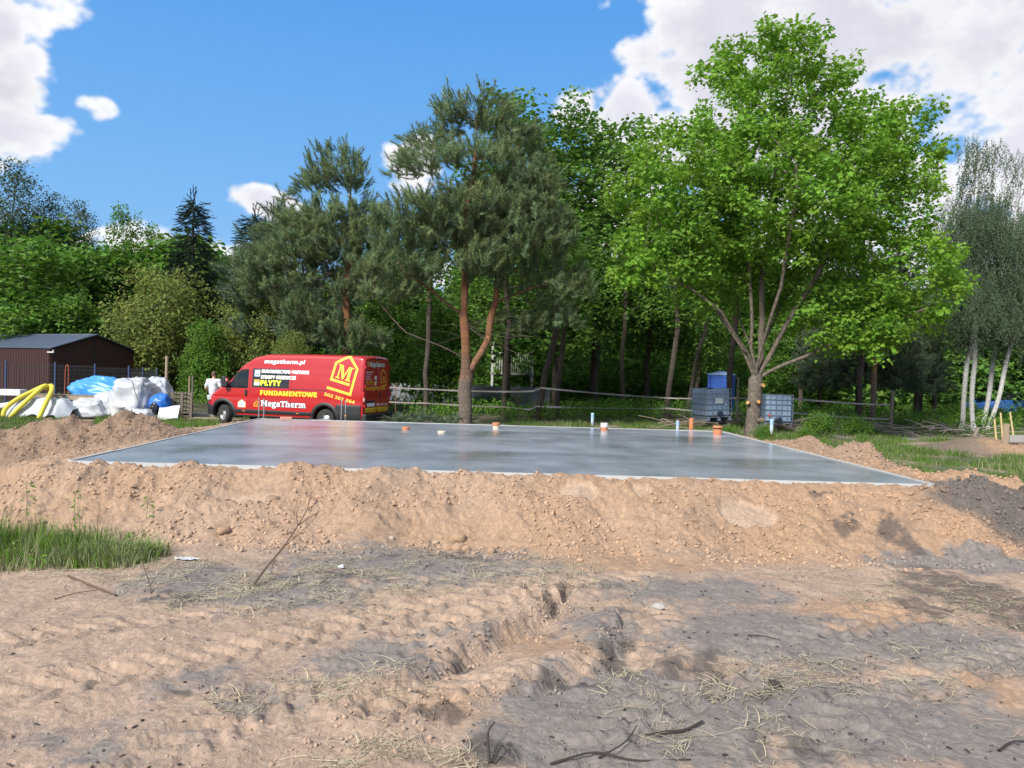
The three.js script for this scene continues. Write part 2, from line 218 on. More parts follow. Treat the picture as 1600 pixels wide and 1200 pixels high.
function soil(x, d) {
  const wx = x + 0.22 * fbm(x * 1.6 + 5, d * 1.6, 3) + 0.05 * n2(x * 9, d * 9), wd = d + 0.22 * fbm(x * 1.6 + 60, d * 1.6, 3) + 0.05 * n2(x * 9 + 5, d * 9);
  const c = [0, 0, 0], mix = (to, k) => { k = clamp(k); for (let i = 0; i < 3; i++) c[i] = lerp(c[i], to[i], k); };
  const [a, b] = slabAB(x, d), ex = Math.max(-a, a - 1) * SLAB.wide, ed = Math.max(-b, b - 1) * SLAB.deep, sd = Math.hypot(Math.max(ex, 0), Math.max(ed, 0));
  for (let i = 0; i < 3; i++) c[i] = COL.pink[i];
  const fine = n2(x * 5, d * 5) + 0.6 * n2(x * 13, d * 13) + 0.4 * n2(x * 31, d * 31);
  if (d < 30) {
    const berm = sstep(2.1, 1.3, sd + 0.25 * n2(x * 2, d * 2));
    mix(COL.orange, berm * (0.62 + 0.35 * sstep(-2, 5, x) + 0.5 * n2(x * 0.8, d * 0.8)));
    mix(COL.brown, berm * sstep(0.1, 0.5, fbm(x * 1.1 + 9, d * 1.1, 3)) * 0.35);
    for (const [mx, md, rx, rd] of MOUNDS) { const q = Math.hypot((wx - mx) / rx, (wd - md) / rd); if (q < 1.6) mix(mx > 5.9 && md < 9.6 ? [0.135, 0.115, 0.102] : mx > 5 && md < 12 ? COL.orange : mx > 12 ? (mx > 14 && md < 22 ? COL.orange : COL.brown) : mx < 0 ? [0.28, 0.19, 0.13] : [0.33, 0.225, 0.155], sstep(1.6, 1.0, q)); }
    if (d < 10.5) {
      const far = sd > 1.2 ? 1 : 0;
      mix(COL.orange, far * sstep(0, 0.7, most(ORANGE, wx, wd) + 0.2 * fine) * 0.8);
      mix(COL.grey, far * sstep(-0.25, 0.55, most(GREY, wx, wd) - 0.18 + 0.75 * fine + 0.25 * fbm(x * 1.2, d * 1.2, 2)) * 0.95);
      mix(COL.dark, sstep(0.0, 0.75, most(DARK, wx, wd) - 0.12 + 0.95 * fine) * 0.8);
      mix(COL.dark, far * sstep(0.55, 0.85, fine + 0.5 * fbm(x * 0.9, d * 0.9, 2)) * 0.6);
      let sm = -3; for (const q of SMOOTH) sm = Math.max(sm, inPatch(q, x, d)); mix(COL.pale, sstep(0, 0.3, sm + 0.12 * n2(x * 6, d * 6)) * 0.85);
    }
  }
  const turf = turfAt(x, d);
  mix([0.30, 0.235, 0.165], turf * 0.75);
  mix(COL.turf, turf * sstep(-0.35, 0.35, fine * 0.6 + fbm(x * 0.6, d * 0.6, 3) + 0.12));
  // the pale dirt track before the wood
  const track = sstep(1.1, 0.5, Math.abs(d - (26.6 - 0.02 * x + 0.6 * n2(x * 0.2, 3))) + 0.4 * n2(x * 1.5, d * 1.5)) * sstep(0, 4, x); mix(COL.track, track * 0.8);
  mix([0.36, 0.27, 0.19], sstep(1.5, 0.6, Math.hypot((x + 9.7) / 2.6, (d - 25.6) / 0.9)) * 0.9);
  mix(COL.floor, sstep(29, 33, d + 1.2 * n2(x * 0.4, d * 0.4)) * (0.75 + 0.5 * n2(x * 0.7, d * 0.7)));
  const v = 1 + 0.10 * fine; return c.map((k) => k * v);
}
function makeGround() {
  const xs = [], ds = [];
  for (let x = -7.2; x <= 7.2001; x += 0.0225) xs.push(x);
  for (let s = 0.024, x = 7.2 + s; x < 420; s *= x < 20 ? 1.03 : 1.14, x += s) { xs.push(x); xs.unshift(-x); }
  for (let d = 2.4; d < 10; d += 0.015 + Math.max(0, d - 5) * 0.0028) ds.push(d);
  for (let s = 0.03, d = ds[ds.length - 1] + s; d < 520; s *= d < 34 ? 1.012 : 1.12, d += s) ds.push(d);
  for (let s = 0.02, d = 2.4 - s; d > -120; s *= 1.16, d -= s) ds.unshift(d);
  const nx = xs.length, nd = ds.length, pos = new Float32Array(nx * nd * 3), col = new Float32Array(nx * nd * 3), uv = new Float32Array(nx * nd * 2), uv1 = new Float32Array(nx * nd * 2), idx = new Uint32Array((nx - 1) * (nd - 1) * 6);
  for (let j = 0, k = 0; j < nd; j++) for (let i = 0; i < nx; i++, k++) {
    const x = xs[i], d = ds[j]; pos[k * 3] = x; pos[k * 3 + 1] = groundHeight(x, d); pos[k * 3 + 2] = -d; col.set(soil(x, d), k * 3);
    uv[k * 2] = x / 1.7; uv[k * 2 + 1] = d / 1.7; uv1[k * 2] = (x * 0.8 + d * 0.6) / 0.62; uv1[k * 2 + 1] = (d * 0.8 - x * 0.6) / 0.62;
  }
  for (let j = 0, o = 0; j < nd - 1; j++) for (let i = 0; i < nx - 1; i++) { const p = j * nx + i; idx[o++] = p; idx[o++] = p + 1; idx[o++] = p + nx; idx[o++] = p + 1; idx[o++] = p + nx + 1; idx[o++] = p + nx; }
  const g = new THREE.BufferGeometry();
  g.setAttribute('position', new THREE.BufferAttribute(pos, 3)); g.setAttribute('color', new THREE.BufferAttribute(col, 3)); g.setAttribute('uv', new THREE.BufferAttribute(uv, 2)); g.setAttribute('uv1', new THREE.BufferAttribute(uv1, 2)); g.setIndex(new THREE.BufferAttribute(idx, 1)); g.computeVertexNormals();
  const grain = texture(1024, 1024, (x, y) => { const v = 0.88 + 0.12 * tnoise(x, y, 40, 3, 0.7) + 0.06 * tnoise(x, y, 9, 3); const s = n2(x * 160, y * 160, 160) > 0.52 ? -0.25 : 0; return [v + s, v + s * 0.95, v + s * 0.9]; }, true);
  const relief = texture(1024, 1024, (x, y) => 0.5 + 0.22 * tnoise(x, y, 12, 3, 0.6) + 0.22 * Math.max(0, tnoise(x, y, 30, 2, 0.5)) + 0.05 * n2(x * 120, y * 120, 120)); relief.channel = 1;
  structure('ground', g, new THREE.MeshStandardMaterial({ vertexColors: true, map: grain, bumpMap: relief, bumpScale: 0.015, roughness: 0.97 }));
}
makeGround();

// ---------------------------------------------------------------- the concrete plate
{
  const plate = thing('foundation_slab', 'large wet grey concrete foundation slab with pale edge boards, set in sand', 'slab', [0, 0, 0]);
  const N = 90, M = 70, pos = [], uv = [], idx = [];
  for (let j = 0; j <= M; j++) for (let i = 0; i <= N; i++) { const p = slabXZ(lerp(0.0035, 0.9965, i / N), lerp(0.0045, 0.9955, j / M)); pos.push(p.x, SLAB.top - 0.004 + 0.0022 * fbm(p.x * 0.9, p.z * 0.9, 3), p.z); uv.push(p.x / 4, p.z / 4); }
  for (let j = 0; j < M; j++) for (let i = 0; i < N; i++) { const p = j * (N + 1) + i; idx.push(p, p + 1, p + N + 1, p + 1, p + N + 2, p + N + 1); }
  const g = new THREE.BufferGeometry(); g.setAttribute('position', new THREE.Float32BufferAttribute(pos, 3)); g.setAttribute('uv', new THREE.Float32BufferAttribute(uv, 2)); g.setIndex(idx); g.computeVertexNormals();
  const trowel = (x, y) => tnoise(x, y * 1, 5, 4) * 0.6 + tnoise(x, y, 3, 2) * 0.5;
  const arcs = (x, y) => Math.sin((Math.hypot(x - 0.3, y + 0.4) * 60 + 3 * n2(x * 6, y * 6, 6))) * 0.5 * clamp(n2(x * 4, y * 4, 4) + 0.4);
  const tone = texture(512, 512, (x, y) => { const v = 0.63 + 0.10 * trowel(x, y) + 0.03 * n2(x * 64, y * 64, 64); return [v, v * 1.005, v * 1.02]; }, true);
  const rgh = texture(512, 512, (x, y) => 0.5 + 0.42 * trowel(x, y) + 0.10 * arcs(x, y) + 0.06 * n2(x * 50, y * 50, 50));
  const wave = texture(512, 512, (x, y) => 0.5 + 0.25 * tnoise(x, y, 8, 3) + 0.06 * n2(x * 90, y * 90, 90));
  put(plate, 'concrete_surface', g, new THREE.MeshPhysicalMaterial({ color: lin(0.88, 0.97, 1.12), map: tone, roughness: 0.8, roughnessMap: rgh, bumpMap: wave, bumpScale: 0.003, ior: 1.5, clearcoat: 1, clearcoatRoughness: 0.22 }));
  const white = std([0.43, 0.44, 0.44], 0.75), foil = std([0.02, 0.02, 0.022], 0.45), r = rng(8);
  const edge = (a0, b0, a1, b1) => {                // boards end to end along one edge of the plate
    const A = slabXZ(a0, b0), B = slabXZ(a1, b1), L = A.distanceTo(B), n = Math.round(L / 1.25), ang = Math.atan2(-(B.z - A.z), B.x - A.x);
    for (let i = 0; i < n; i++) {
      const c = A.clone().lerp(B, (i + 0.5) / n), o = V(Math.sin(ang), 0, Math.cos(ang)).multiplyScalar(0.012);
      const m = put(plate, 'edge_board', new THREE.BoxGeometry(L / n - 0.006, 0.2, 0.036), white); m.position.set(c.x + o.x, SLAB.top - 0.094 + (r() - 0.5) * 0.006, c.z + o.z); m.rotation.y = ang;
    }
    const c = A.clone().lerp(B, 0.5), f = put(plate, 'foil_strip', new THREE.BoxGeometry(L, 0.09, 0.012), foil); f.position.set(c.x + Math.sin(ang) * 0.037, SLAB.top - 0.115, c.z + Math.cos(ang) * 0.037); f.rotation.y = ang;
  };
  edge(0, 0, 1, 0); edge(1, 0, 1, 1); edge(1, 1, 0, 1); edge(0, 1, 0, 0);
  put(plate, 'concrete_body', (() => { const s = new THREE.Shape([[0, 0], [1, 0], [1, 1], [0, 1]].map(([a, b]) => { const p = slabXZ(lerp(0.002, 0.998, a), lerp(0.003, 0.997, b)); return new THREE.Vector2(p.x, p.z); })); return new THREE.ExtrudeGeometry(s, { depth: 0.22, bevelEnabled: false }).rotateX(Math.PI / 2).translate(0, SLAB.top - 0.016, 0); })(), std([0.25, 0.25, 0.25], 0.8));
}

// ---------------------------------------------------------------- trees: grown skeletons and leaf-sized faces
function grow({ lobes, count, limbs, D = 0.35, di = 2.2, dk = 0.6, iters = 120, up = 0.05, seed = 1, shell = 0.5, from0 = 0.6, layers = false, gap = -0.38 }) {
  const r = rng(seed), nodes = [], at_ = [];
  for (const L of limbs) {                        // drawn trunk and limbs: [parent limb, parent point, ...points]
    let from = L.on === undefined ? -1 : L.on.ids[L.k];
    L.ids = [];
    L.pts.forEach((p, i) => {
      const q = V(...p); if (from < 0) { nodes.push({ p: q, a: -1 }); from = 0; L.ids.push(0); return; }
      const s = nodes[from].p, n = Math.max(1, Math.round(s.distanceTo(q) / D)), w = V((r() - 0.5), (r() - 0.5) * 0.3, (r() - 0.5)).multiplyScalar(0.10 * s.distanceTo(q));
      for (let k = 1; k <= n; k++) { const t = k / n; nodes.push({ p: s.clone().lerp(q, t).addScaledVector(w, Math.sin(t * Math.PI)), a: from, drawn: true }); from = nodes.length - 1; }
      L.ids.push(from);
    });
  }
  const vol = lobes.map((l) => l[3] * l[4] * l[5]), tot = vol.reduce((a, b) => a + b);
  for (let i = 0; i < count; i++) {
    let q = r() * tot, k = 0; while (q > vol[k] && k < vol.length - 1) q -= vol[k++];
    const [x, y, z, a, b, c] = lobes[k], u = V(r() - 0.5, r() - 0.5, r() - 0.5).normalize().multiplyScalar(Math.pow(r(), lerp(1 / 3, 0.12, shell)));
    const p = V(x + u.x * a, y + u.y * b, z + u.z * c), w = layers ? n3(p.x * 0.5 + seed, p.y * 1.5, p.z * 0.5) : n3(p.x * 0.9 + seed, p.y * 0.9, p.z * 0.9);
    if (w < (layers || gap)) continue;
    at_.push({ p, d: 1e9, n: -1 });
  }
  let done = 0, alive = at_;
  for (let it = 0; it < iters; it++) {
    for (let k = done; k < nodes.length; k++) { const n = nodes[k].p; if (n.y < from0) continue; for (const t of alive) { const q = (t.p.x - n.x) ** 2 + (t.p.y - n.y) ** 2 + (t.p.z - n.z) ** 2; if (q < t.d) { t.d = q; t.n = k; } } }
    done = nodes.length;
    const reach = it < 12 ? 1e9 : di * di, pull = new Map();
    alive = alive.filter((t) => t.d > dk * dk);
    for (const t of alive) if (t.d < reach) { const v = pull.get(t.n) ?? V(0, 0, 0); v.add(t.p.clone().sub(nodes[t.n].p).normalize()); pull.set(t.n, v); }
    let made = 0;
    for (const [k, v] of pull) {
      v.normalize(); v.y += up; v.x += (r() - 0.5) * 0.25; v.z += (r() - 0.5) * 0.25; v.normalize();
      const q = nodes[k].p.clone().addScaledVector(v, D), kids = nodes[k].kids ??= [];
      if (kids.some((c) => c.distanceToSquared(q) < 0.12 * D * D) || kids.length > 3) continue;
      kids.push(q); nodes.push({ p: q, a: k }); made++;
    }
    if (!made) break;
  }
  return nodes;
}
function thicken(nodes, tip = 0.007, e = 2.25, base) {
  const s = new Float64Array(nodes.length); for (let i = nodes.length - 1; i >= 0; i--) { if (s[i] === 0) s[i] = Math.pow(tip, e); nodes[i].r = Math.pow(s[i], 1 / e); if (nodes[i].a >= 0) s[nodes[i].a] += s[i]; }
  if (base) { const k = base / nodes[0].r; for (const n of nodes) n.r = n.r * lerp(1, k, clamp(n.r / nodes[0].r * 3)); }
  nodes.forEach((n) => (n.c = [])); nodes.forEach((n, i) => { if (n.a >= 0) nodes[n.a].c.push(i); });
}
function bark(nodes, { flare = 0.35, colorAt, minR = 0, limbR = 1e9 } = {}) {   // tubes along every chain; returns { trunk, limbs: [...], twigs }
  const out = { trunk: null, limbs: [], twigs: [] }, queue = [[-1, 0]];
  while (queue.length) {
    const [from, start] = queue.pop(), chain = from >= 0 ? [from, start] : [start]; let k = start;
    for (;;) { const c = nodes[k].c.slice().sort((a, b) => nodes[b].r - nodes[a].r); if (!c.length) break; for (let i = 1; i < c.length; i++) queue.push([k, c[i]]); k = c[0]; chain.push(k); }
    const r0 = nodes[start].r; if (r0 < minR || chain.length < 2) continue;
    const n = r0 > 0.12 ? 14 : r0 > 0.05 ? 8 : r0 > 0.02 ? 5 : 3, pos = [], nor = [], uv = [], col = [], idx = [];
    let X = V(1, 0, 0), len = 0;
    chain.forEach((id, i) => {
      const p = nodes[id].p, prev = nodes[chain[Math.max(0, i - 1)]].p, next = nodes[chain[Math.min(chain.length - 1, i + 1)]].p, T = next.clone().sub(prev).normalize();
      X = X.clone().addScaledVector(T, -X.dot(T)); if (X.lengthSq() < 1e-6) X = V(0, 0, 1).addScaledVector(T, -T.z); X.normalize(); const Y = T.clone().cross(X);
      let rad = i === 0 && from >= 0 ? Math.min(nodes[id].r, r0 * 1.15) : nodes[id].r; if (from < 0) rad *= 1 + flare * Math.exp(-p.y / 0.28); if (i === chain.length - 1) rad *= 0.4;
      if (i) len += p.distanceTo(prev);
      for (let j = 0; j <= n; j++) {
        const t = j / n * 6.28318, lump = n > 8 ? 1 + 0.06 * n3(Math.cos(t) * 2 + p.x, p.y * 1.6, Math.sin(t) * 2 + p.z) + (from < 0 ? 0.10 * Math.exp(-p.y / 0.4) * Math.sin(t * 5) : 0) : 1, v = X.clone().multiplyScalar(Math.cos(t)).addScaledVector(Y, Math.sin(t));
        pos.push(p.x + v.x * rad * lump, p.y + v.y * rad * lump, p.z + v.z * rad * lump); nor.push(v.x, v.y, v.z); uv.push(j / n * Math.max(1, Math.round(6.283 * r0 / 0.25)), len / 0.5);
        if (colorAt) col.push(...colorAt(p, rad, t));
      }
    });
    for (let i = 0; i + 1 < chain.length; i++) for (let j = 0; j < n; j++) { const a = i * (n + 1) + j; idx.push(a, a + 1, a + n + 1, a + 1, a + n + 2, a + n + 1); }
    const g = new THREE.BufferGeometry(); g.setAttribute('position', new THREE.Float32BufferAttribute(pos, 3)); g.setAttribute('normal', new THREE.Float32BufferAttribute(nor, 3)); g.setAttribute('uv', new THREE.Float32BufferAttribute(uv, 2)); if (colorAt) g.setAttribute('color', new THREE.Float32BufferAttribute(col, 3)); g.setIndex(idx);
    if (from < 0) out.trunk = g; else if (r0 > limbR) out.limbs.push(g); else out.twigs.push(g);
  }
  return out;
}
// a sprig: n folded leaves round a short twig; leaf outlines are lobed, pointed or narrow
function sprig(n, R, size, seed, { flat = 0.6, shape = 'oval', hang = 0 } = {}) {
  const r = rng(seed), pos = [], up = V(0, 1, 0);
  const outline = { lobed: [[0, 0], [0.42, 0.1], [0.36, 0.42], [0.55, 0.62], [0.2, 0.66], [0, 1.05]], oval: [[0, 0], [0.34, 0.35], [0.26, 0.7], [0, 1]], narrow: [[0, 0], [0.2, 0.4], [0, 1]], heart: [[0, 0], [0.4, 0.25], [0, 1]] }[shape];
  for (let i = 0; i < n; i++) {
    const c = V(r() - 0.5, (r() - 0.5) * 0.75, r() - 0.5).normalize().multiplyScalar(R * Math.pow(r(), 0.45)), a = r() * 6.283, N = V(Math.cos(a) * r(), 0, Math.sin(a) * r()).multiplyScalar(1 - flat).add(V((r() - 0.5) * 0.9, flat + 0.25 * r(), (r() - 0.5) * 0.9)).normalize();
    let T = V(c.x + (r() - 0.5) * R, -0.25 * R - hang * R * 2, c.z + (r() - 0.5) * R).normalize(); T.addScaledVector(N, -T.dot(N)).normalize(); const S = T.clone().cross(N), s = size * (0.7 + 0.6 * r()), fold = 0.18 + 0.2 * r();
    const P = (x, y) => c.clone().addScaledVector(S, x * s).addScaledVector(T, y * s).addScaledVector(N, (Math.abs(x) * fold - y * y * 0.15) * s);
    for (const m of [-1, 1]) for (let k = 1; k + 1 < outline.length; k++) { const t = [P(0, 0), P(outline[k][0] * m, outline[k][1]), P(outline[k + 1][0] * m, outline[k + 1][1])]; if (m < 0) t.reverse(); for (const q of t) pos.push(q.x, q.y, q.z); }
  }
  const g = new THREE.BufferGeometry(); g.setAttribute('position', new THREE.Float32BufferAttribute(pos, 3)); g.computeVertexNormals(); return g;
}
function needles(n, L, len, w, seed, { flat = 0, candle = 0 } = {}) {   // a conifer shoot along +y
  const r = rng(seed), pos = [];
  for (let i = 0; i < n; i++) {
    const t = i / n, a = r() * 6.283, out = flat ? Math.cos(a) > 0 ? 1 : -1 : 0, dx = flat ? out * 0.9 : Math.cos(a), dz = flat ? (r() - 0.5) * 0.7 : Math.sin(a), b = V(0, t * L, 0), rise = candle && t > 0.75 ? 1.6 : 0.55 + 0.5 * t, tip = V(dx, rise, dz).normalize().multiplyScalar(len * (0.75 + 0.5 * r()) * (candle && t > 0.75 ? 0.55 : 1)).add(b), s = V(-dz, 0, dx).normalize().multiplyScalar(w);
    for (const q of [b.clone().sub(s), b.clone().add(s), tip]) pos.push(q.x, q.y, q.z);
  }
  for (const s of [V(0.006, 0, 0), V(0, 0, 0.006)]) for (const q of [s.clone().negate(), s, V(0, L, 0)]) pos.push(q.x, q.y, q.z);
  const g = new THREE.BufferGeometry(); g.setAttribute('position', new THREE.Float32BufferAttribute(pos, 3)); g.computeVertexNormals(); return g;
}
const leafMat = (c, t = 0.42) => phys(c, 0.92, { transmission: t, thickness: 0, specularIntensity: 0.35 });
const furrow = texture(256, 256, (x, y) => 0.5 + 0.5 * tnoise(x, y * 0.25, 16, 3, 0.6) + 0.25 * tnoise(x, y, 16, 2)), barkTone = texture(256, 256, (x, y) => { const v = 0.78 + 0.32 * tnoise(x, y * 0.25, 16, 3, 0.6) + 0.2 * tnoise(x, y, 4, 3); return [v, v * 0.98, v * 0.95]; }, true);
const BARK = {
  maple: std([0.25, 0.215, 0.185], 0.95, { map: barkTone, bumpMap: furrow, bumpScale: 0.02 }), wood: std([0.13, 0.108, 0.09], 0.95, { map: barkTone, bumpMap: furrow, bumpScale: 0.02 }),
  pine: std([1, 1, 1], 0.95, { vertexColors: true, map: barkTone, bumpMap: furrow, bumpScale: 0.03 }),
  birch: std([0.6, 0.6, 0.59], 0.85, { map: texture(128, 256, (x, y) => { const k = tnoise(x * 0.5, y, 8, 3, 0.6) + 0.9 * n2(x * 2, y * 14, 14), dk = sstep(0.42, 0.62, k) ; const v = lerp(0.86, 0.12, dk) + 0.06 * n2(x * 30, y * 30, 30); return [v, v, v * 0.99]; }, true), bumpMap: furrow, bumpScale: 0.008 }),
};
const SPRIG = { maple: [1, 2, 3].map((s) => sprig(26, 0.31, 0.128, s, { shape: 'lobed', flat: 0.45 })), broad: [4, 5].map((s) => sprig(20, 0.46, 0.19, s, { shape: 'oval', flat: 0.5 })), small: [6, 7].map((s) => sprig(26, 0.36, 0.10, s, { shape: 'oval', flat: 0.45 })), birch: [8, 9].map((s) => sprig(22, 0.30, 0.075, s, { shape: 'heart', flat: 0.2, hang: 0.6 })) };
function strand(n, L, size, seed) {               // a hanging birch twig: small leaves one below the other
  const list = [], r = rng(seed); for (let i = 0; i < n; i++) list.push(sprig(2, 0.07, size, seed * 50 + i, { shape: 'heart', flat: 0.1, hang: 0.8 }).translate((r() - 0.5) * 0.12 * i / n, -L * i / n, (r() - 0.5) * 0.12 * i / n));
  for (const s of [V(0.003, 0, 0), V(0, 0, 0.003)]) { const g = new THREE.BufferGeometry(); g.setAttribute('position', new THREE.Float32BufferAttribute([-s.x, 0, -s.z, s.x, 0, s.z, 0, -L, 0], 3)); list.push(g); }
  return join(list);
}
const STRAND = [1, 2, 3].map((s) => strand(15, 1.0, 0.06, s));
const SHOOT = { pine: [needles(54, 0.34, 0.115, 0.0075, 3, { candle: 1 }), needles(44, 0.26, 0.105, 0.0075, 5)], spruce: [needles(60, 0.62, 0.10, 0.016, 7, { flat: 1 })] };
const LEAF = { maple: leafMat([0.19, 0.37, 0.03], 0.54), broad: leafMat([0.112, 0.236, 0.03], 0.48), yellow: leafMat([0.21, 0.265, 0.06], 0.48), fresh: leafMat([0.125, 0.262, 0.03], 0.48), birch: leafMat([0.085, 0.13, 0.07], 0.35), pine: leafMat([0.165, 0.232, 0.105], 0.3), pine_shaded: leafMat([0.115, 0.168, 0.10], 0.25), spruce: leafMat([0.022, 0.042, 0.026], 0.15) };  // second pine green is darker and bluer: shade of the pines put into colour
function tint(r, amount = 0.22) { const v = 1 + (r() - 0.5) * 2 * amount, w = (r() - 0.5) * amount; return lin(clamp(v + w, 0.2, 1.6), clamp(v, 0.2, 1.6), clamp(v - w, 0.2, 1.6)); }
function foliage(parent, nodes, geos, m, { seed = 1, tipR = 0.02, per = 1, scale = [0.8, 1.25], spread = 0.25, along = false, chance = 1, minY = 0, tints = 0.22 } = {}) {
  const r = rng(seed + 77), lists = geos.map(() => [[], []]);
  nodes.forEach((n) => {
    if (n.r > tipR || n.p.y < minY || n.a < 0 || n.bare) return;
    for (let k = 0; k < per; k++) {
      if (r() > chance) continue;
      const g = Math.floor(r() * geos.length), s = lerp(scale[0], scale[1], r()), p = n.p.clone().add(V((r() - 0.5), (r() - 0.5), (r() - 0.5)).multiplyScalar(spread * 2));
      const q = new THREE.Quaternion();
      if (along) { const dir = n.p.clone().sub(nodes[n.a].p).normalize().add(V((r() - 0.5) * 1.3, (r() - 0.5) * 0.8 + along, (r() - 0.5) * 1.3)).normalize(); q.setFromUnitVectors(V(0, 1, 0), dir).multiply(new THREE.Quaternion().setFromAxisAngle(V(0, 1, 0), r() * 6.283)); }
      else q.setFromEuler(new THREE.Euler((r() - 0.5) * 0.7, r() * 6.283, (r() - 0.5) * 0.7));
      lists[g][0].push(new THREE.Matrix4().compose(p, q, V(s, s, s))); lists[g][1].push(tint(r, tints));
    }
  });
  const crown = new THREE.Group(); crown.name = 'crown'; crown.userData.kind = 'stuff'; parent.add(crown);
  geos.forEach((g, i) => { if (lists[i][0].length) scatter(crown, 'foliage', g, m, ...lists[i]); });
  return crown;
}
const treeAt = (px, d) => { const p = at(px, 600, d); return [p.x, groundY(p.x, -d) - 0.05, -d]; };
const scaleTo = (px, py, d, base) => at(px, py, d).y - base;   // height of something whose top shows at that pixel

// --- the big maple behind the right corner of the plate
{
  const base = treeAt(1178, 24.9), t = thing('maple_tree', 'large bright green maple with cut branch stubs beside the slab corner', 'tree', base);
  const T = { pts: [[0, 0, 0], [0.02, 1.0, 0], [0.05, 1.9, 0]] }, L = (k, ...pts) => ({ on: T, k, pts });
  const limbs = [T, L(2, [-0.17, 2.96, 0.1], [-0.27, 4.4, 0.3], [-0.37, 5.9, 0.2], [-0.58, 8.2, 0.1]), L(2, [0.25, 2.6, -0.1], [0.27, 3.9, -0.2], [0.31, 5.9, -0.3], [0.56, 8, -0.2], [0.66, 10.6, 0]),
    L(2, [0.4, 2.6, 0.15], [1.08, 4.2, 0.5], [1.9, 5.9, 0.8], [3.1, 7.9, 1.2]), L(2, [0.4, 2.15, 0.05], [1.28, 2.6, 0.3], [2.5, 3.25, 0.7], [4.2, 3.9, 0.9], [5.3, 4.4, 0.8]), L(2, [-0.25, 2.6, -0.05], [-1.0, 3.8, -0.3], [-1.8, 5.2, -0.5], [-2.9, 6.7, -0.8]),
    L(2, [-0.3, 2.8, 0.2], [-1.3, 4.0, 0.7], [-2.4, 4.7, 1.0], [-3.5, 5.2, 1.2]), L(2, [0.1, 3.0, 0.4], [0.3, 4.8, 1.4], [0.2, 6.6, 2.4], [0.1, 8.2, 2.8]), L(2, [0.0, 3.0, -0.4], [-0.2, 4.8, -1.5], [0.3, 6.6, -2.6]), L(2, [0.3, 3.0, -0.3], [1.3, 4.5, -1.5], [2.4, 5.6, -2.4])];
  const nodes = grow({ seed: 21, limbs, gap: -0.2, count: 3500, D: 0.30, di: 2.0, dk: 0.42, up: 0.10, shell: 0.35, lobes: [[0.35, 10.3, 0, 2.8, 2.9, 2.6], [0.4, 7.7, 0, 3.7, 2.6, 3.8], [-2.7, 7.7, 0, 2.35, 2.7, 2.6], [-3.6, 5.7, 0.5, 1.6, 1.3, 1.9], [3.9, 8.4, 0, 1.6, 3.3, 2.2], [4.5, 5.3, 0.2, 1.9, 2.0, 2.3], [3.3, 3.7, 0.6, 2.0, 1.1, 1.7], [-1.9, 5.0, -0.8, 1.4, 0.9, 1.6], [0.9, 5.2, -2.2, 1.8, 1.3, 1.3], [1.8, 4.4, 1.0, 0.9, 0.8, 0.9]] });
  thicken(nodes, 0.0065, 2.35, 0.215);
  const b = bark(nodes, { limbR: 0.05, flare: 0.3 });
  const trunk = put(t, 'trunk', b.trunk, BARK.maple); b.limbs.forEach((g) => put(t, 'limb', g, BARK.maple)); put(t, 'branchwork', b.twigs, BARK.maple).userData.kind = 'stuff';
  foliage(t, nodes, SPRIG.maple, LEAF.maple, { seed: 3, tipR: 0.0135, per: 2, spread: 0.24, scale: [0.75, 1.25], minY: 2.6, chance: 0.95 });
  const cut = std([0.52, 0.27, 0.10], 0.9), stubs = [[0.18, 1.72, 0.20, 0.075, [1.25, 0.5, 0]], [-0.2, 1.15, 0.16, 0.06, [1.2, -0.6, 0]], [0.05, 1.2, 0.24, 0.065, [1.4, 0.2, 0]], [0.18, 0.62, 0.2, 0.07, [1.3, 0.9, 0.3]]];
  for (const [x, y, z, rr, e] of stubs) { const s = put(t, 'branch_stub', cy(rr * 1.15, rr, 0.16, [0, 0, 0], [0, 0, 0], 12), BARK.maple); s.position.set(x, y, z); s.rotation.set(e[0], 0, -e[1]); const c = put(s, 'cut_face', cy(rr * 0.93, rr * 0.9, 0.012, [0, 0.084, 0], [0, 0, 0], 12), cut); c.userData.label = 'fresh orange saw cut'; }
}
// --- Scots pines
function pineTree(name, label, base, { H, lobes, limbs, count, seed, baseR, m = LEAF.pine, group, shoots = 1.0, D = 0.32, dk = 0.5, bare = [], tilt = 0, dense = 6, gaps = -0.27 }) {
  const t = thing(name, label, 'tree', base, 0, group); t.rotation.z = tilt;
  const nodes = grow({ seed, limbs, count, D, di: 2.0, dk, up: 0.06, shell: 0.3, lobes, layers: gaps });
  for (const L of bare) for (const p of L.pts) nodes.push({ p: V(...p), a: p === L.pts[0] ? L.from ?? 3 : nodes.length - 1, bare: true });
  thicken(nodes, 0.006, 2.3, baseR);
  const b = bark(nodes, { limbR: 0.045, flare: 0.25, colorAt: (p, r) => { const o = sstep(1.6, 3.2, p.y + 0.5 * n3(p.x * 4, p.y * 2, p.z * 4)) * sstep(0.02, 0.06, r); return [lerp(0.30, 0.46, o), lerp(0.245, 0.22, o), lerp(0.215, 0.115, o)]; } });
  put(t, 'trunk', b.trunk, BARK.pine); b.limbs.forEach((g) => put(t, 'limb', g, BARK.pine)); put(t, 'branchwork', b.twigs, BARK.pine).userData.kind = 'stuff';
  foliage(t, nodes, SHOOT.pine, m, { seed, tipR: 0.017, per: dense, spread: 0.22, scale: [1.0, 2.0], along: 1.0, chance: shoots, tints: 0.25 });
  return t;
}
